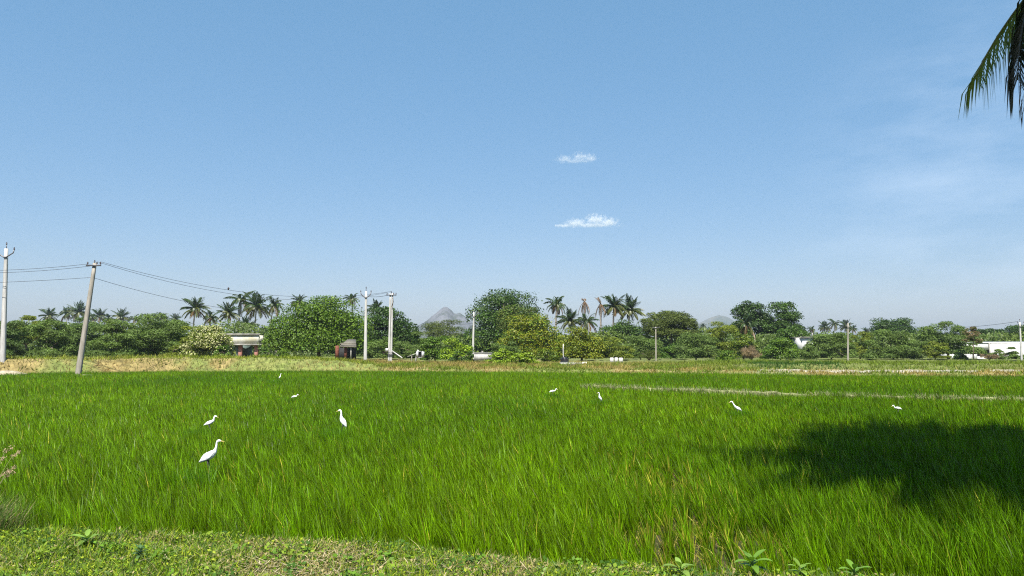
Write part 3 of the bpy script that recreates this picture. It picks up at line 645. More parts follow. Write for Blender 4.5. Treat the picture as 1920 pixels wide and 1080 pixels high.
for k, a in enumerate([
 ('coconut palm with a pale trunk rising behind the porch roof, leftmost of its cluster', 366, 578, 150, 23, 0, .4),
 ('short coconut palm just right of the pale trunked palm over the porch roof', 396, 594, 165, 18, 1, .3),
 ('coconut palm with two pale trunks look, over the middle of the porch roof', 428, 586, 160, 19, 2, -.3),
 ('tallest coconut palm of the left cluster, its dark slim trunk over the porch', 452, 562, 165, 27, 3, .6),
 ('coconut palm right behind the tallest one of the left cluster', 481, 574, 160, 27, 0, .5),
 ('coconut palm between the left cluster and the broad green tree', 513, 572, 175, 21, 1, 1.2),
 ('low coconut palm under the tallest palm, above the right end of the porch roof', 462, 612, 150, 18, 2, 0.2),
 ('small slanting coconut palm between the porch and the broad green tree', 502, 624, 120, 15, 3, -1.6),
 ('coconut palm top peeking over the left side of the broad green tree', 561, 566, 165, 15, 0, .5),
 ('coconut palm top peeking over the right side of the broad green tree', 660, 560, 160, 15, 1, -.5),
 ('coconut palm top just right of the white forked pole in the middle', 706, 578, 170, 15, 2, .5),
 ('coconut palm top touching the white crossarm pole, over the dark tree', 730, 582, 175, 13, 3, .5),
 ('dark dense coconut palm right of the great dark dome', 1044, 570, 135, 22, 1, .4),
 ('lower coconut palm between the golden yellow tree and the bare topped palm', 1069, 600, 130, 20, 2, -.3),
 ('coconut palm with a yellow drooping side below the bare topped palm', 1102, 602, 128, 22, 3, .3),
 ('left one of the two tall coconut palms right of the shaggy dead palm', 1151, 574, 132, 24, 0, .3),
 ('right one of the two tall coconut palms right of the shaggy dead palm', 1181, 580, 135, 24, 2, .6),
 ('spreading coconut palm standing before the left twin dark tree', 1398, 607, 112, 26, 1, .2),
 ('tiny coconut palm top below the faint distant mountain', 1318, 612, 330, 6, 2, 0.1),
]): coconut(a[0], a[1], a[2], a[3], a[4], CM[a[5]], k*2.1, a[6])
rowR = [(1522, 617, 9), (1546, 613, 12), (1565, 606, 13), (1586, 612, 12), (1599, 616, 10), (1624, 622, 9)]
for k, (px, py, rp) in enumerate(rowR):
    coconut(f'{orde[k]} small coconut palm from the left in the distant row above the right thicket', px, py, 255+(k*31) % 40, rp, CM[(k*3+1) % 4], k*1.3, (k % 3-1)*.8, 'distant coconut palms above the right thicket')
# two dead palms with shaggy brown skirts
for px, py, Y, lb in ((1096, 566, 130, 'dying palm with a bare stubby top and a brown shaggy trunk, left one of two'), (1126, 570, 131, 'dying palm with brown broken fronds hanging down its trunk, right one of two')):
    c = P(px, py, Y); zg = gz(c.x, Y); R = root('dead_palm', (c.x, Y, zg), lb, 'palm tree')
    link('trunk', palm_trunk(c.z-zg+.3, 0, .2, px), M_palmbark, R)
    mb = MB(); r = np.random.default_rng(px)
    for i in range(9):
        frond(mb, frond_path(i*2.4, math.radians(-35-20*r.random()), 2.6*r.uniform(.7, 1.1), 2.4, start=(0, 0, c.z-zg+.1)), .45, 12, .12, PB*r.uniform(.7, 1.2), r, .05, 1.1, rcol=(.2, .13, .07))
    for i in range(3):
        frond(mb, frond_path(2.0+i*1.1 if px > 1100 else 1.5+i, math.radians(62), 1.5 if px > 1100 else .7, .9, start=(0, 0, c.z-zg+.1)), .5, 10, .1, PB*1.3, r, .05, .5, rcol=(.25, .16, .1))
    mb.build('dead_fronds', M_palm, R)

# the near palm at the right: most of it stands outside the frame and shades the paddy
def inframe(p, mrg=25):
    if p[1] < .5: return False
    dy = p[1]*math.cos(PITCH)+(p[2]-HZ)*math.sin(PITCH); dz = -p[1]*math.sin(PITCH)+(p[2]-HZ)*math.cos(PITCH)
    px = 960+F*p[0]/dy; py = 540-F*dz/dy
    return px < 1920+mrg and py > -mrg
def bez(p, n=16):
    p = np.array(p); t = np.linspace(0, 1, n)[:, None]
    return (1-t)**3*p[0]+3*(1-t)**2*t*p[1]+3*(1-t)*t*t*p[2]+t**3*p[3]
def near_palm(label, loc, top, explicit, seed, nfr, Lf):
    x0, y0 = loc; zg = gz(x0, y0)
    R = root('coconut_palm', (x0, y0, zg), label, 'palm tree')
    link('trunk', palm_trunk(top-zg, 0.1, .17, seed), M_palmbark, R)
    r = np.random.default_rng(seed); off = np.array([x0, y0, zg]); cc = np.array([x0+.1, y0, top])
    nb_ = MB()
    for k in range(9):
        a = k*2.4; q = np.array([math.cos(a)*.24, math.sin(a)*.24, top-zg-.35-.12*(k % 3)])
        th = np.linspace(0, math.pi, 7); nb_.tube([q+np.array([0, 0, -.13*math.cos(t)]) for t in th], [max(.01, .11*math.sin(t)) for t in th], 8)
    nb_.build('coconut_bunch', M_leg, R, True)
    for ex in explicit:
        mb = MB(); frond(mb, bez(ex['p'])-off, ex['l'], ex['n'], ex['w'], ex['c'], r, .022, ex['h'], rcol=ex.get('rc', (.16, .2, .06)), full=True); mb.build('frond', M_palm, R)
    i = 0; made = 0
    while made < nfr and i < nfr*6:
        f = (i % nfr)/(nfr-1); az = i*2.399+r.uniform(-.3, .3); el = math.radians(80-95*f+r.uniform(-10, 10)); i += 1
        pts = frond_path(az, el, Lf*r.uniform(.85, 1.05), .8+.6*f, 12, start=cc)
        if any(inframe(p) or inframe(p-np.array([0, 0, .85])) or inframe(p-np.array([.4, 0, .5])) for p in pts): continue
        mb = MB(); frond(mb, pts-off, 1.0, 85, .06, PG*r.uniform(.8, 1.2), r, .03, .8); mb.build('frond', M_palm, R); made += 1
near_palm('near coconut palm at the right edge, only its drooping frond tips inside the picture', (7.35, 8.6), 7.0, [
    dict(p=[(7.4, 8.6, 7.0), (6.75, 8.6, 7.0), tuple(P(1868, 52, 8.5)), tuple(P(1830, 142, 8.45))], l=.92, n=92, w=.020, c=(.13, .19, .026), h=1.7, rc=(.25, .24, .08)),
    dict(p=[(7.4, 8.6, 7.0), (6.5, 8.3, 7.6), tuple(P(1912, -30, 8.0)), tuple(P(1908, 150, 8.0))], l=.8, n=190, w=.04, c=(.020, .03, .011), h=2.2, rc=(.06, .05, .03)),
    dict(p=[(7.4, 8.6, 7.0), (6.4, 8.9, 7.6), tuple(P(1924, 20, 8.7)), tuple(P(1921, 205, 8.7))], l=.45, n=120, w=.03, c=(.05, .04, .02), h=2.2, rc=(.12, .07, .04)),
], 3, 42, 4.7)
near_palm('tall coconut palm out of view to the right, casting deep shade on the paddy', (7.8, 6.3), 9.3, [], 5, 40, 4.5)
near_palm('tallest coconut palm out of view, right behind the camera side, shading the paddy', (5.3, 4.7), 10.2, [], 8, 34, 4.0)

# ------------------------------------------------------------------ power poles and wires
def tube_obj(name, pts, radii, m, parent=None, n=8, flat=1): 
    mb = MB(); mb.tube(pts, radii, n, None, flat); return mb.build(name, m, parent, True)
def insulator(R, p, m=None, s=1.0):
    mb = MB(); z = [0, .04, .05, .09, .10, .15, .16, .2]; rr = [.02, .02, .06, .05, .03, .05, .04, .01]
    mb.tube([(p[0], p[1], p[2]+k*s) for k in z], [q*s for q in rr], 8); return mb.build('insulator', M_ins, R, True)
POLES = {}
def pole(key, label, base, topp, Y, w0, w1, kind, double=False, m=None, arm=.55, rz=0, zdrop=.3, sc=1.0):
    b = P(base[0], base[1], Y); t = P(topp[0], topp[1], Y); b.z = min(b.z, gz(b.x, Y))-zdrop
    R = root('utility_pole', b, label, 'utility pole', 'concrete power poles'); v = t-b; m = m or M_conc
    mpp = Y/F
    mb = MB()
    for dx in ((-.11, .11) if double else (0,)):
        # rectangular tapered section
        n = 10; a = [(dx+v.x*k/n, 0, v.z*k/n) for k in range(n+1)]
        th = [w0/2*(1-k/n)+w1/2*k/n for k in range(n+1)]
        V = []
        for (x, y, z), q in zip(a, th): V += [(x-q, y-q*.7, z), (x+q, y-q*.7, z), (x+q, y+q*.7, z), (x-q, y+q*.7, z)]
        i = np.arange(n)[:, None]*4; j = np.arange(4)[None]; k2 = (j+1) % 4
        mb.add(V, [np.stack([i+j, i+k2, i+4+k2, i+4+j], -1).reshape(-1, 4), np.array([[n*4, n*4+1, n*4+2, n*4+3]])])
        if double: continue
    mb.build('shaft', m, R)
    top = Vector((v.x, 0, v.z)); pts = []
    if kind == 'T':
        za = top.z-.18*sc; ax = v.x*(za/v.z)
        mb = MB(); mb.box((ax, -w1*.35-.05, za), (arm*2, .08, .10*sc)); CA = mb.build('crossarm', M_steel, R)
        for dx in (-arm*.8, 0, arm*.45, arm*.93):
            z = za+.05*sc if dx else top.z; p = (ax+dx, -w1*.35-.05 if dx else 0, z); insulator(CA, p, s=sc); pts.append(b+Vector((p[0], p[1], z+.2*sc)))
    elif kind == 'V':
        za = top.z-.62*sc; ax = v.x*(za/v.z)
        mb = MB(); e = arm
        mb.tube([(ax-e, -.12, za+.55*sc), (ax-e*.9, -.12, za+.30*sc), (ax-.1, -.12, za), (ax+.1, -.12, za), (ax+e*.9, -.12, za+.30*sc), (ax+e, -.12, za+.55*sc)], .045*sc, 6)
        CA = mb.build('forked_crossarm', M_steel, R)
        mb = MB(); mb.tube([(top.x, 0, top.z-.1), (top.x, 0, top.z+.32*sc)], .03*sc, 6); mb.build('top_pin', M_steel, CA)
        for p in ((ax-e, -.12, za+.5*sc), (ax+e, -.12, za+.5*sc), (top.x, 0, top.z+.25*sc)): insulator(CA, p, s=sc); pts.append(b+Vector(p)+Vector((0, 0, .2*sc)))
    POLES[key] = (R, b, t, pts); return R
pole('a', 'tall white pole with a forked top standing at the far left edge', (4.5, 690), (12, 466), 52, .32, .19, 'V', arm=.62)
pole('b', 'weathered concrete pole leaning to the right at the paddy edge', (145, 702), (178, 493), 50.5, .33, .20, 'T', m=M_conc2, arm=.5)
pole('c', 'white forked pole standing right of the brick hut', (685, 684), (686.5, 546), 72, .31, .18, 'V', arm=.5)
pole('d', 'double white pole with a horizontal crossarm and a slanting stay', (731, 682), (734, 550), 76, .20, .15, 'T', double=True, arm=.52)
pole('e', 'white forked pole below the right slope of the rocky mountain', (886.5, 668), (888.5, 585), 100, .32, .17, 'V', arm=.5)
pole('f', 'small far pole in front of the olive dome below the mountain', (837.5, 648), (836, 608), 150, .26, .18, 'T', arm=.6)
pole('g', 'thin grey pole with a small crossarm before the umbrella shaped tree', (1230, 684), (1229.5, 613), 84, .15, .11, 'T', arm=.42, sc=.6, m=M_conc2)
pole('h', 'thin pole before the right thicket, in front of the small far palms', (1589.5, 679), (1590, 606), 84, .19, .12, 'V', arm=.28, sc=.7, m=M_conc2)
pole('i', 'slim forked pole standing at the right edge in front of the white shed', (1916, 682), (1912, 604), 80, .19, .12, 'V', arm=.30, sc=.75, m=M_conc)
# fittings on the double pole
R, b, t, _ = POLES['d']
mb = MB(); mb.box((-.28, -.22, P(731, 656, 76).z-b.z), (.26, .2, .32)); mb.build('fuse_box', M_tin, R)
mb = MB(); z = P(731, 661, 76).z-b.z; mb.box((.1, -.2, z), (.75, .07, .07)); mb.box((.1, -.2, z-.18), (.6, .07, .07)); mb.build('bracket', M_steel, R)
e = P(754, 671, 74)-b; mb = MB(); mb.tube([(.25, -.2, P(737, 658, 76).z-b.z), (e.x, e.y, e.z)], .055, 6); mb.build('stay_strut', M_conc, R)
mb = MB(); mb.tube([(.16, -.22, P(736, 575, 76).z-b.z), (.30, -.25, P(736, 566, 76).z-b.z), (.22, -.2, P(736, 558, 76).z-b.z)], .04, 6); mb.build('jumper_cable', M_ins, R)

def wire(label, p0, p1, sag, r=.013, n=28):
    p0 = Vector(p0); p1 = Vector(p1); pts = []
    for k in range(n+1):
        u = k/n; q = p0.lerp(p1, u); q.z -= sag*4*u*(1-u); pts.append(q)
    mid = pts[0].copy(); mb = MB(); mb.tube([q-mid for q in pts], r, 5); o = mb.build('power_wire', M_wire); o.location = mid
    return tag(o, label, 'wire', 'overhead power wires')
bp = POLES['b'][3]; dpn = POLES['d'][3]
wire('upper wire running from the leaning pole to the double crossarm pole', bp[3], dpn[1], 1.35)
wire('second wire just below the upper one, from the leaning pole to the double crossarm pole', bp[2], dpn[0], 1.55)
wire('lowest wire from below the top of the leaning pole towards the palm cluster', P(176, 521, 50.5), P(520, 588, 66), .45)
wire('upper wire leaving the picture at the left from the leaning pole top', P(164, 495, 50.5), P(-160, 505, 52), .25)
wire('middle wire leaving the picture at the left from the leaning pole top', P(176, 498, 50.5), P(-160, 508, 52), .30)
wire('lowest wire leaving the picture at the left from the leaning pole', P(174, 520, 50.5), P(-160, 533, 52), .1)
wire('thin wire between the two middle white poles', P(690, 556, 72), P(728, 553, 76), .1, .02)
wire('pale wire running over the right thicket to the last pole on the right', P(1650, 604, 120), POLES['i'][3][0], .8, .02)
wire('faint wire between the small far pole and the forked pole by the great tree', POLES['f'][3][1], P(886, 606, 104), .2, .022)
# spacer hanging on the wire
q = P(428, 541, 64.5); sp = MB(); sp.tube([(0, 0, -.12), (.02, 0, 0), (0, 0, .1)], [.05, .09, .04], 7); o = sp.build('wire_spacer', M_ins, None, True); o.location = q
tag(o, 'small black spacer clipped on the long wires left of the tallest palm', 'wire spacer')

# ------------------------------------------------------------------ buildings and small structures
def bx(R, name, l, r_, top, bot, Y, dep, m, org, dy=0, col=None):
    a = P(l, top, Y); b = P(r_, bot, Y); mb = MB()
    mb.box(((a.x+b.x)/2-org.x, dep/2+dy+(Y-org.y), (a.z+b.z)/2-org.z), (b.x-a.x, dep, a.z-b.z), col=col); return mb.build(name, m, R)
Yb = 88; org = Vector((P(430, 675, Yb).x, Yb, gz(P(430, 675, Yb).x, Yb)))
R = root('flat_roofed_porch', org, 'flat roofed building with a cream parapet and pink pillars behind the flowering shrub', 'building')
pa = bx(R, 'parapet', 366, 484.5, 628.5, 644.5, Yb-.6, .22, M_cream, org)
bx(R, 'roof_slab', 364, 486, 645, 647.5, Yb-.9, 5.5, M_grey, org)
bx(pa, 'parapet_coping', 364, 486, 625.5, 628.2, Yb-.75, .5, M_grey, org)
bx(R, 'side_parapet', 482, 484.5, 628.7, 644.3, Yb-.35, 5.0, M_cream, org)
bx(R, 'pillar', 447, 452.5, 647.6, 676, Yb-.4, .35, M_pink, org); bx(R, 'pillar', 477, 482.5, 647.6, 676, Yb-.4, .35, M_pink, org)
bx(R, 'pillar', 456, 459, 647.6, 674, Yb+3.2, .3, M_pink, org)
bx(R, 'wall', 370, 446.8, 647.6, 676, Yb-.3, 4.6, M_teal, org)
Yh = 80; org = Vector((P(648, 675, Yh).x, Yh, gz(P(648, 675, Yh).x, Yh)))
R = root('brick_hut', org, 'small open hut with a ragged thatched roof and red brick pillars under the trees', 'hut')
def quad_roof(R, pts_front, pts_back, th, m, org):
    mb = MB(); f = [Vector(p)-org for p in pts_front]; b = [Vector(p)-org for p in pts_back]
    top = [f[0], f[1], b[1], b[0]]; V = [tuple(p) for p in top]+[(p.x, p.y, p.z-th) for p in top]
    mb.add(V, [[0,1,2,3],[7,6,5,4],[0,4,5,1],[1,5,6,2],[2,6,7,3],[3,7,4,0]]); return mb.build('roof', m, R)
quad_roof(R, [P(637, 648, Yh-1), P(668, 649, Yh-1)], [P(652, 636, Yh+1.2), P(667, 636, Yh+1.2)], .16, M_thatch, org)
bx(R, 'eave_board', 638, 667, 643, 645.5, Yh-1.1, .1, M_thatch, org)
bx(R, 'pillar', 629, 634, 648, 674, Yh-.8, .4, M_brick, org); bx(R, 'pillar', 645.5, 649.5, 650, 674, Yh-.6, .35, M_brick, org)
bx(R, 'post', 657, 658.6, 650, 674, Yh-.8, .12, M_grey, org)
bx(R, 'back_wall', 636, 667, 652, 674, Yh+1.0, .2, M_dark, org)  # near-black sheet puts the shade inside the open hut into its colour
# white shed at the right
Ys = 112; org = Vector((P(1850, 678, Ys).x, Ys, gz(P(1850, 678, Ys).x, Ys)))
R = root('white_shed', org, 'long low white shed with dark doorways behind the bushes at the right edge', 'building')
bx(R, 'wall', 1784, 1808.5, 656.5, 682, Ys, 5, M_white, org); bx(R, 'wall', 1809.5, 1824, 656.5, 682, Ys-.06, 5, M_white, org)
bx(R, 'upper_wall', 1786, 1856.5, 643.0, 656.2, Ys-.05, 5.1, M_white, org)
bx(R, 'upper_wall', 1857.5, 2010, 642.6, 682, Ys-.12, 5.1, M_white, org)
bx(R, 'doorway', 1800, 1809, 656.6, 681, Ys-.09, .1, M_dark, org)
bx(R, 'door', 1824.6, 1833, 657, 680, Ys-.02, .2, M_tin, org)
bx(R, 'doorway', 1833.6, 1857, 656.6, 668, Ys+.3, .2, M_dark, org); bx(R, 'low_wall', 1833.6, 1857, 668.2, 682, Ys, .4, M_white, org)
bx(R, 'corner_post', 1855.2, 1858.4, 643.4, 682, Ys-.42, .25, M_grey, org)
quad_roof(R, [P(1782, 642.5, Ys-.15), P(2012, 642, Ys-.15)], [P(1782, 640.8, Ys+2.8), P(2012, 640.2, Ys+2.8)], .1, M_tin, org)
Yw = 109; org = Vector((P(1516, 660, Yw).x, Yw, .5))
R = root('white_house', org, 'little white house wall showing between the right twin dark tree and the thicket', 'building')
bx(R, 'wall', 1505, 1524.5, 633, 664, Yw, 4, M_white, org); bx(R, 'roof', 1503.5, 1526, 631.6, 632.8, Yw-.3, 4.6, M_grey, org)
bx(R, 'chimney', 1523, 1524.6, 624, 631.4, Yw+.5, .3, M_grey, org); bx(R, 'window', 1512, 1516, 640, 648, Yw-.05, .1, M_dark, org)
# concrete tank, low wall, drum, posts, blocks
def simple(name, label, cat, l, r_, top, Y, dep, m, extra=None):
    c = P((l+r_)/2, top, Y); org = Vector((c.x, Y, gz(c.x, Y))); R = root(name, org, label, cat)
    return R, org, c
R, org, c = simple('concrete_tank', 'small whitewashed concrete tank among the bushes right of the forked pole', 'tank', 889, 922, 661.5, 71, 1.4, M_white)
bx(R, 'tank_wall', 889, 922, 663, 676, 71, 1.4, M_conc, org); bx(R, 'rim', 888.3, 922.7, 661.5, 662.8, 70.95, 1.5, M_conc, org)
bx(R, 'sluice', 903, 906, 658, 661.3, 71.3, .2, M_grey, org)
R, org, c = simple('low_wall', 'low whitewashed wall on the verge under the smaller yellow topped tree', 'wall', 1050, 1100, 679.5, 66, .3, M_white)
bx(R, 'wall_face', 1050, 1099, 680, 689, 66, .3, M_white, org); bx(R, 'end_pier', 1093, 1100.5, 678.8, 689, 65.9, .5, M_white, org)
bx(R, 'step', 1042, 1084, 687.6, 692, 63.5, .8, M_white, org)
c = P(1058.5, 679.6, 67.2)
def lathe(mb, c, prof, n=18, col=None): mb.tube([(c[0], c[1], c[2]+z) for r_, z in prof], [max(r_, .004) for r_, z in prof], n, col)
R = root('black_drum', c, 'squat black water drum standing behind the low white wall', 'drum')
mb = MB(); lathe(mb, (0, 0, -.35), [(.36, 0), (.38, .05), (.38, .3), (.40, .33), (.38, .36), (.38, .62), (.40, .65), (.37, .7)]); DB = mb.build('drum_body', M_black, R, True)
mb = MB(); lathe(mb, (0, 0, .352), [(.25, 0), (.25, .07), (.22, .10), (.0, .12)]); mb.build('lid', M_black, DB, True)
def post(label, px, top, bot, Y, w, m, name='post'):
    b = P(px, bot, Y); t = P(px, top, Y); b.z = min(b.z, gz(b.x, Y))-.1; mb = MB()
    n = 5; mb.tube([(0.02*math.sin(k*1.3), 0, (t.z-b.z)*k/n) for k in range(n+1)], [w*(1-.05*k) for k in range(n+1)], 6); o = mb.build(name, m, None, True); o.location = b
    return tag(o, label, 'post')
post('thin pale post rising behind the black drum', 1056.5, 645, 686, 68, .06, M_conc)
post('short bent stump post on the verge left of the grey switch cabinet', 772, 668, 684, 72, .05, M_conc2)
for k, (px, py, w, lb) in enumerate([(1147, 680, 7, 'left white block of three on the dry verge'), (1155.5, 680, 6, 'middle white block of three on the dry verge'), (1164, 680.5, 7, 'right white block of three on the dry verge')]):
    c = P(px, py, 78); c.z = gz(c.x, 78)+.18; mb = MB(); mb.box((0, 0, 0), (w*78/F, .3, .55), .1*k-.1, taper=.93); mb.box((0, 0, .29), (w*78/F*.8, .24, .05), .1*k-.1); o = mb.build('concrete_block', M_conc); o.location = c
    tag(o, lb, 'block', 'white blocks on the verge')
# grey switch cabinet on its post
Yc = 74; b = P(778, 684, Yc); b.z = gz(b.x, Yc)-.1; R = root('switch_cabinet', b, 'grey electric switch cabinet with open doors on a leaning post', 'cabinet')
def rel(px, py, Y=Yc): return P(px, py, Y)-b
tube = lambda nm, p, r_, m: tube_obj(nm, p, r_, m, R, 6)
tube('support_post', [(0, 0, 0), tuple(rel(784, 656))], .09, M_conc)
c = rel(786.5, 664.5); c.y -= .1
mb = MB(); w, h, d = .52, .56, .3
mb.box((c.x, c.y+d/2, c.z), (w, .03, h)); mb.box((c.x-w/2, c.y, c.z), (.03, d-.04, h)); mb.box((c.x+w/2, c.y, c.z), (.03, d-.04, h)); mb.box((c.x, c.y, c.z+h/2+.02), (w+.08, d+.06, .035)); mb.box((c.x, c.y, c.z-h/2-.02), (w+.03, d, .03)); HS = mb.build('housing', M_tin, R)
mb = MB(); mb.box((c.x, c.y+d/2-.06, c.z), (w*.55, .08, h*.8)); mb.build('switchgear', M_black, HS)
mb = MB(); mb.box((c.x+w/2+.13, c.y-d/2-.05, c.z), (.26, .02, h), .5); mb.build('door', M_tin, R)
mb = MB(); mb.box((c.x-w/2+.07, c.y-d/2-.06, c.z), (.24, .02, h), -.2); mb.build('door', M_tin, R)
mb = MB(); e = rel(764, 669); mb.tube([(c.x-w/2, c.y, c.z+.12), tuple(e)], .03, 5); mb.build('conduit', M_conc, R)
# dead branch and pipe by the field
c = P(1072, 690, 60); c.z = gz(c.x, 60)+.05; mb = MB(); mb.tube([(-.9, 0, 0), (-.3, .1, .05), (.2, 0, .22), (.55, .1, .25)], [.03, .035, .03, .02], 6); mb.tube([(.1, 0, .18), (.45, -.2, .05), (.6, -.2, -.02)], [.03, .025, .015], 6); mb.tube([(-.2, .1, .06), (-.5, -.1, .24)], [.02, .01], 5)
o = mb.build('fallen_branch', M_bark, None, True); o.location = c; tag(o, 'dark fallen branch lying on the paddy edge below the low white wall', 'branch')
# small mounds of pale soil at the pole bases
for px, Y, w, lb in ((12, 50.2, 1.7, 'pale heap of soil around the foot of the far left forked pole'), (160, 49.8, .9, 'pale heap of soil beside the foot of the leaning pole')):
    c = P(px, 698, Y); c.z = gz(c.x, Y); mb = MB(); n = 14; V = [(0, 0, .38*w/1.3)]; 
    rg = np.random.default_rng(int(px))
    for k, (rr, zz) in enumerate(((.35, .34), (.7, .2), (1, -.05))):
        for q in range(n): a = q*2*math.pi/n; s = rr*w*rg.uniform(.85, 1.15); V.append((math.cos(a)*s, math.sin(a)*s*.6, zz*w/1.3+rg.uniform(-.03, .03)))
    f3 = np.array([[0, 1+q, 1+(q+1) % n] for q in range(n)]); f4 = np.array([[1+k*n+q, 1+(k+1)*n+q, 1+(k+1)*n+(q+1) % n, 1+k*n+(q+1) % n] for k in range(2) for q in range(n)])
    mb.add(V, [f3, f4], np.array([.50, .42, .30])); o = mb.build('soil_heap', M_soil, None, True); o.location = c; tag(o, lb, 'soil heap')

# ------------------------------------------------------------------ egrets
def catmull(p, per=5):
    p = np.array(p, float); out = []
    q = np.vstack([2*p[0]-p[1], p, 2*p[-1]-p[-2]])
    for i in range(1, len(q)-2):
        for k in range(per):
            t = k/per; out.append(.5*((2*q[i])+(-q[i-1]+q[i+1])*t+(2*q[i-1]-5*q[i]+4*q[i+1]-q[i+2])*t*t+(-q[i-1]+3*q[i]-3*q[i+1]+q[i+2])*t**3))
    out.append(p[-1]); return np.array(out)
def lerpv(a, b, t): return tuple(np.array(a)*(1-t)+np.array(b)*t)
# spine: (forward, up, half depth in side view, half width)
POSE = {
 'tall': [(-.175, .395, .008, .012), (-.12, .435, .036, .040), (-.05, .485, .060, .060), (.02, .53, .066, .062), (.075, .575, .046, .044), (.105, .63, .024, .024), (.118, .69, .018, .017), (.124, .735, .017, .016), (.142, .765, .022, .018), (.172, .772, .020, .016), (.197, .768, .011, .009)],
 'hunched': [(-.165, .42, .008, .012), (-.11, .45, .030, .036), (-.04, .485, .050, .054), (.03, .515, .050, .052), (.075, .545, .034, .036), (.095, .60, .023, .023), (.105, .645, .021, .02), (.125, .672, .024, .019), (.152, .668, .021, .016), (.175, .655, .011, .009)],
 'low': [(-.17, .40, .008, .012), (-.11, .44, .028, .034), (-.04, .465, .045, .052), (.03, .470, .044, .050), (.085, .475, .030, .030), (.12, .51, .020, .02), (.135, .545, .018, .017), (.152, .565, .021, .018), (.178, .56, .019, .015), (.2, .548, .010, .009)],
 'stretch': [(-.15, .37, .008, .012), (-.10, .41, .026, .032), (-.04, .45, .042, .048), (.02, .49, .040, .045), (.06, .53, .026, .03), (.09, .58, .018, .02), (.115, .625, .017, .016), (.138, .655, .020, .017), (.165, .655, .018, .015), (.187, .645, .010, .009)],
 'upright': [(-.09, .36, .008, .012), (-.065, .41, .030, .036), (-.03, .47, .045, .052), (.005, .53, .045, .048), (.02, .59, .028, .03), (.02, .65, .019, .019), (.025, .70, .018, .017), (.045, .728, .021, .018), (.073, .728, .019, .015), (.095, .72, .010, .009)],
}
def egret(label, px, ytop, Y, pose, facing, wpx, yaw=0):
    "head top at photo pixel (px, ytop); wpx photo pixels from tail to bill tip"
    sp = POSE[pose]; x = P(px, 800, Y).x; zg = gz(x, Y)
    scale = wpx*Y/F/(sp[-1][0]+.072-sp[0][0]); top = max(q[1]+q[2] for q in sp)
    dz = (P(px, ytop, Y).z-zg)/scale-top
    sp = [(a, b+dz, c, d) for a, b, c, d in sp]
    R = root('egret', (x, Y, zg), label, 'egret', 'white egrets in the paddy', rz=(0 if facing > 0 else math.pi)+yaw); R.scale = (scale,)*3
    A = catmull(sp); pts = np.c_[A[:, 0], np.zeros(len(A)), A[:, 1]]
    mb = MB(); mb.tube(pts, np.c_[A[:, 2], A[:, 3]], 14); mb.build('body', M_egret, R, True)
    h1, h2 = np.array(sp[-1][:2]), np.array(sp[-2][:2]); d = (h1-h2)/np.linalg.norm(h1-h2)
    bk = MB(); bk.tube([(h1[0]-d[0]*.006, 0, h1[1]-d[1]*.006-.001), (h1[0]+d[0]*.03, 0, h1[1]+d[1]*.03), (h1[0]+d[0]*.072, 0, h1[1]+d[1]*.072-.002)], [.009, .006, .0012], 8); bk.build('beak', M_beak, R, True)
    for s in (-1, 1):
        ey = MB(); c = (h2[0]+.008, s*.0150, h2[1]+.006); ey.tube([(c[0]-.004, c[1], c[2]), (c[0], c[1], c[2]), (c[0]+.004, c[1], c[2])], [.001, .0035, .001], 8); ey.build('eye', M_black, R, True)
        # folded wing: a long tapering shell on the flank, pointed past the tail
        B = A[:len(A)*4//10+4]; w = MB(); q = []; rr = []
        for k in range(0, len(B), 2):
            u = k/(len(B)-1); q.append((B[k, 0]-.012*(1-u), s*(B[k, 3]*.78+.003), B[k, 1]+.006)); rr.append((max(.004, B[k, 2]*(.8*math.sin(min(1, .15+u*1.1)*math.pi*.78)+.12)), .010))
        w.tube(q, np.array(rr), 10); w.build('wing', M_egret, R, True)
        zh = sp[2][1]-.03; hip = (-.03, s*.022, zh); kn = (.01, s*.024, zh*.52); ft = (-.02, s*.024, .012)
        lg = MB(); lg.tube([hip, lerpv(hip, kn, .5), kn, lerpv(kn, ft, .5), ft], [.013, .007, .0065, .005, .006], 7)
        for a in (-.5, 0, .5, math.pi): lg.tube([ft, (ft[0]+math.cos(a)*.05, ft[1]+math.sin(a)*.05, .004)], [.004, .0015], 5)
        lg.build('leg', M_leg, R, True)
    return R
egret('largest and nearest egret, neck stretched up and yellow beak pointing right', 395, 824, 10.0, 'tall', 1, 47, -.1)
egret('egret with hooked neck facing right, just behind the nearest egret', 394, 779, 14.8, 'hunched', 1, 27, .15)
egret('egret with upright neck facing left, alone in the middle left of the paddy', 641, 768, 14.8, 'upright', -1, 21, -.2)
egret('distant low egret facing right, nearest to the left end of the ridge', 1037, 728.5, 26, 'low', 1, 17)
egret('thin necked distant egret facing left, just below the left end of the ridge', 1125, 735.5, 22.6, 'upright', -1, 11, .5)
egret('egret leaning forward and facing left in the right half of the paddy', 1382, 752, 19, 'stretch', -1, 25)
egret('farthest right egret, hunched low above the tree shade', 1684, 759.5, 18.9, 'low', -1, 20)
egret('farthest and smallest egret, standing upright near the back edge of the paddy', 523, 700.5, 37, 'upright', 1, 6, .3)
egret('crouched egret facing right, only back and head above the rice below the farthest egret', 551, 739, 23.8, 'low', 1, 17, -.2)

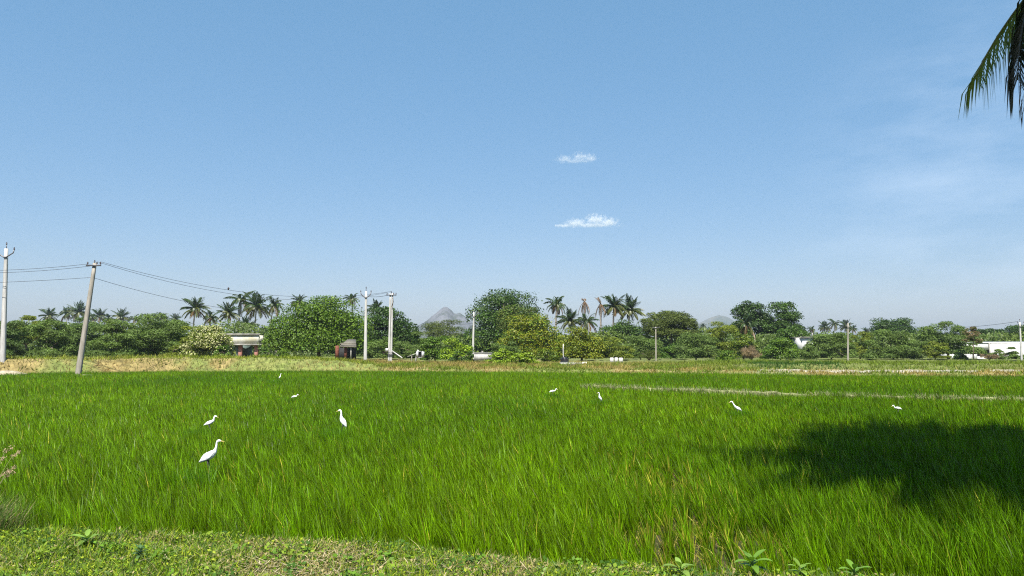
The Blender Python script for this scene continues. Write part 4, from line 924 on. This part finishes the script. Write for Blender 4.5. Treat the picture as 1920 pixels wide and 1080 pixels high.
# ------------------------------------------------------------------ foreground weeds
def weed_plant(label, px, py, size, n, seed, colr=(.14, .22, .07), tall=.16):
    zt = .35; Y = 1.55*F/(py-655); x = P(px, py, Y).x; Y = min(Y, float(ynear(np.array([x]))[0])-.10); z = gz(x, Y)
    R = root('leafy_weed', (x, Y, z), label, 'weed', 'leafy weeds on the near bank'); r = np.random.default_rng(seed)
    mb = MB(); mb.tube([(0, 0, -.01), (.005, 0, tall*.5), (0, 0, tall)], [.005, .004, .003], 6, np.array([.14, .18, .05])); mb.build('stem', M_grass, R, True)
    lf = MB()
    for i in range(n):
        lvl = i/n; az = i*2.399+r.uniform(-.2, .2); L_ = size*(1-.35*lvl)*r.uniform(.85, 1.1); z0 = tall*(.55+.45*lvl); el = .25+.9*lvl
        seg = 6; V = []; cc = np.array(colr)*r.uniform(.8, 1.25)
        for k in range(seg+1):
            u = k/seg; rr = L_*u; w = L_*.18*math.sin(math.pi*min(1, u*.93+.07))**.8; zz = z0+math.sin(el)*rr-.9*rr*rr/L_*(.7-.4*lvl)
            cx, cy = math.cos(az)*rr*math.cos(el*.6), math.sin(az)*rr*math.cos(el*.6); nx, ny = -math.sin(az), math.cos(az)
            V += [(cx-nx*w, cy-ny*w, zz+.18*w), (cx, cy, zz-.12*w), (cx+nx*w, cy+ny*w, zz+.18*w)]
        a = np.arange(seg)[:, None]*3; f = np.concatenate([a+np.array([[0, 1, 4, 3]]), a+np.array([[1, 2, 5, 4]])]); lf.add(V, f, cc)
    lf.build('leaf_whorl', M_leaf, R, True)
weed_plant('broad leafed weed with pale spreading leaves, leftmost of four at the bottom right', 1276, 1062, .165, 8, 1, (.16, .25, .045), .10)
weed_plant('tallest broad leafed weed at the bottom right, with a raised tip', 1411, 1064, .17, 10, 2, (.11, .21, .025), .15)
weed_plant('small broad leafed weed between two bigger ones at the bottom right', 1500, 1068, .13, 7, 3, (.14, .24, .03), .12)
weed_plant('broad leafed weed farthest right on the near bank', 1602, 1070, .15, 8, 4, (.10, .20, .022), .12)
weed_plant('grassy leafed weed near the left of the near bank', 162, 1012, .17, 8, 5, (.15, .25, .035), .11)
weed_plant('dark round leafed weed on the left part of the near bank', 262, 1040, .08, 18, 6, (.06, .12, .04), .13)
weed_plant('small pale seedling low in the middle right of the near bank', 1018, 1062, .08, 5, 7, (.22, .33, .09), .08)
# tall seeding grass clump at the left edge
gc = root('seeding_grass_clump', (-4.62, 6.55, gz(-4.62, 6.55)), 'tall greyish grass clump with pinkish seed heads at the left edge of the near bank', 'grass clump')
mb = MB(); n = 1500; a = rng.uniform(0, 6.28, n); rr = rng.uniform(0, .38, n)**1; b_ = np.c_[np.cos(a)*rr, np.sin(a)*rr*.6, np.full(n, -.02)]
c = np.where((rng.uniform(size=n) < .3)[:, None], np.array([.30, .25, .12]), np.array([.08, .14, .025]))*rng.uniform(.7, 1.2, n)[:, None]
blades(mb, b_, rng.uniform(.12, .42, n), rng.uniform(.004, .008, n), rng.uniform(.2, .9, n), a+rng.normal(0, .5, n), c, 2); mb.build('blades', M_grass, gc)
mb = MB(); hd = MB()
for k in range(15):
    a = k*2.4; l = .5+.28*((k*7) % 10)/10; tx, ty = .30*math.cos(a)*(.4+.5*l)+.05, .18*math.sin(a)
    mb.tube([(tx*.1, ty*.2, 0), (tx*.45, ty*.6, l*.6), (tx, ty, l)], [.003, .0025, .0015], 5, np.array([.25, .26, .10]))
    m = 60; u = rng.uniform(0, 1, m); pp = np.c_[tx+u*.07*np.sign(tx)+rng.normal(0, .010, m), ty+rng.normal(0, .010, m), l+u*.05+rng.normal(0, .010, m)]
    leaflets(hd, pp, rng.normal(size=(m, 3)), rng.uniform(.012, .022, m), .35, np.array([.50, .36, .24])*rng.uniform(.7, 1.2, m)[:, None])
mb.build('stalks', M_grass, gc); hd.build('seed_heads', M_grass, gc)

# ------------------------------------------------------------------ clouds
def cloud(label, px, py, wpx, hpx, Y, lobes, dens):
    c = P(px, py, Y); mpp = Y/F; m, t, b = mat('cloud'); n = t.nodes; l = t.links; n.remove(b)
    a, bh = wpx*mpp/2, hpx*mpp/2
    mb = MB(); mb.box((0, 0, 0), (2*a*1.25, 2*a*.5, 2*bh*1.5))
    pv = n.new('ShaderNodeVolumePrincipled'); pv.inputs['Color'].default_value = (1, 1, 1, 1); pv.inputs['Anisotropy'].default_value = -0.4
    tcn = n.new('ShaderNodeTexCoord'); nz = n.new('ShaderNodeTexNoise'); nz.inputs['Scale'].default_value = 4.2/bh*.55; nz.inputs['Detail'].default_value = 4; nz.inputs['Roughness'].default_value = .55
    l.new(tcn.outputs['Object'], nz.inputs['Vector'])
    prev = None
    for (lx, lz, lr, lh) in lobes:
        mp = n.new('ShaderNodeVectorMath'); mp.operation = 'SUBTRACT'; mp.inputs[1].default_value = (lx*a, 0, lz*bh); l.new(tcn.outputs['Object'], mp.inputs[0])
        dv = n.new('ShaderNodeVectorMath'); dv.operation = 'DIVIDE'; dv.inputs[1].default_value = (lr*a, a*.24, lh*bh); l.new(mp.outputs[0], dv.inputs[0])
        ln = n.new('ShaderNodeVectorMath'); ln.operation = 'LENGTH'; l.new(dv.outputs[0], ln.inputs[0])
        s1 = n.new('ShaderNodeMath'); s1.operation = 'SUBTRACT'; s1.inputs[0].default_value = 1; l.new(ln.outputs['Value'], s1.inputs[1])
        if prev is None: prev = s1.outputs[0]
        else:
            mx_ = n.new('ShaderNodeMath'); mx_.operation = 'MAXIMUM'; l.new(prev, mx_.inputs[0]); l.new(s1.outputs[0], mx_.inputs[1]); prev = mx_.outputs[0]
    k = n.new('ShaderNodeMath'); k.operation = 'MULTIPLY_ADD'; k.inputs[1].default_value = 2.6; k.inputs[2].default_value = -1.35; l.new(nz.outputs['Fac'], k.inputs[0])
    ad = n.new('ShaderNodeMath'); ad.operation = 'ADD'; l.new(prev, ad.inputs[0]); l.new(k.outputs[0], ad.inputs[1])
    cl = n.new('ShaderNodeMapRange'); cl.inputs[1].default_value = 0; cl.inputs[2].default_value = .7; cl.inputs[4].default_value = dens; l.new(ad.outputs[0], cl.inputs[0])
    l.new(cl.outputs[0], pv.inputs['Density']); l.new(pv.outputs[0], n['Material Output'].inputs['Volume'])
    o = mb.build('cloud', m); o.location = c
    return tag(o, label, 'cloud')
cloud('smaller faint cloud, the upper one of the two in the middle of the sky', 1081, 296, 84, 24, 6000, [(-.55, -.2, .42, .7), (.15, .1, .42, .95), (.6, .0, .38, .8), (0, -.5, .9, .35)], .0075)
cloud('bigger brighter flat based cloud, the lower one of the two in the sky', 1107, 415, 108, 28, 6000, [(-.5, -.25, .42, .65), (.18, .25, .42, .85), (.62, -.1, .38, .75), (.1, -.5, .95, .35), (-.95, -.6, .5, .2)], .012)

# ------------------------------------------------------------------ haze: one box of air round camera and ground
HZT = 215
hm = bpy.data.materials.new('haze_air'); hm.use_nodes = True; n = hm.node_tree.nodes; n.remove(n['Principled BSDF'])
pv = n.new('ShaderNodeVolumePrincipled'); pv.inputs['Density'].default_value = 2.3e-4; pv.inputs['Color'].default_value = (.37, .42, .53, 1); pv.inputs['Anisotropy'].default_value = 0
hm.node_tree.links.new(pv.outputs[0], n['Material Output'].inputs['Volume'])
mb = MB(); mb.box((0, 3300, (HZT-3)/2), (15000, 8000, HZT+3)); tag(mb.build('haze', hm), 'thin pale blue haze over the whole plain', 'haze', kind='stuff')
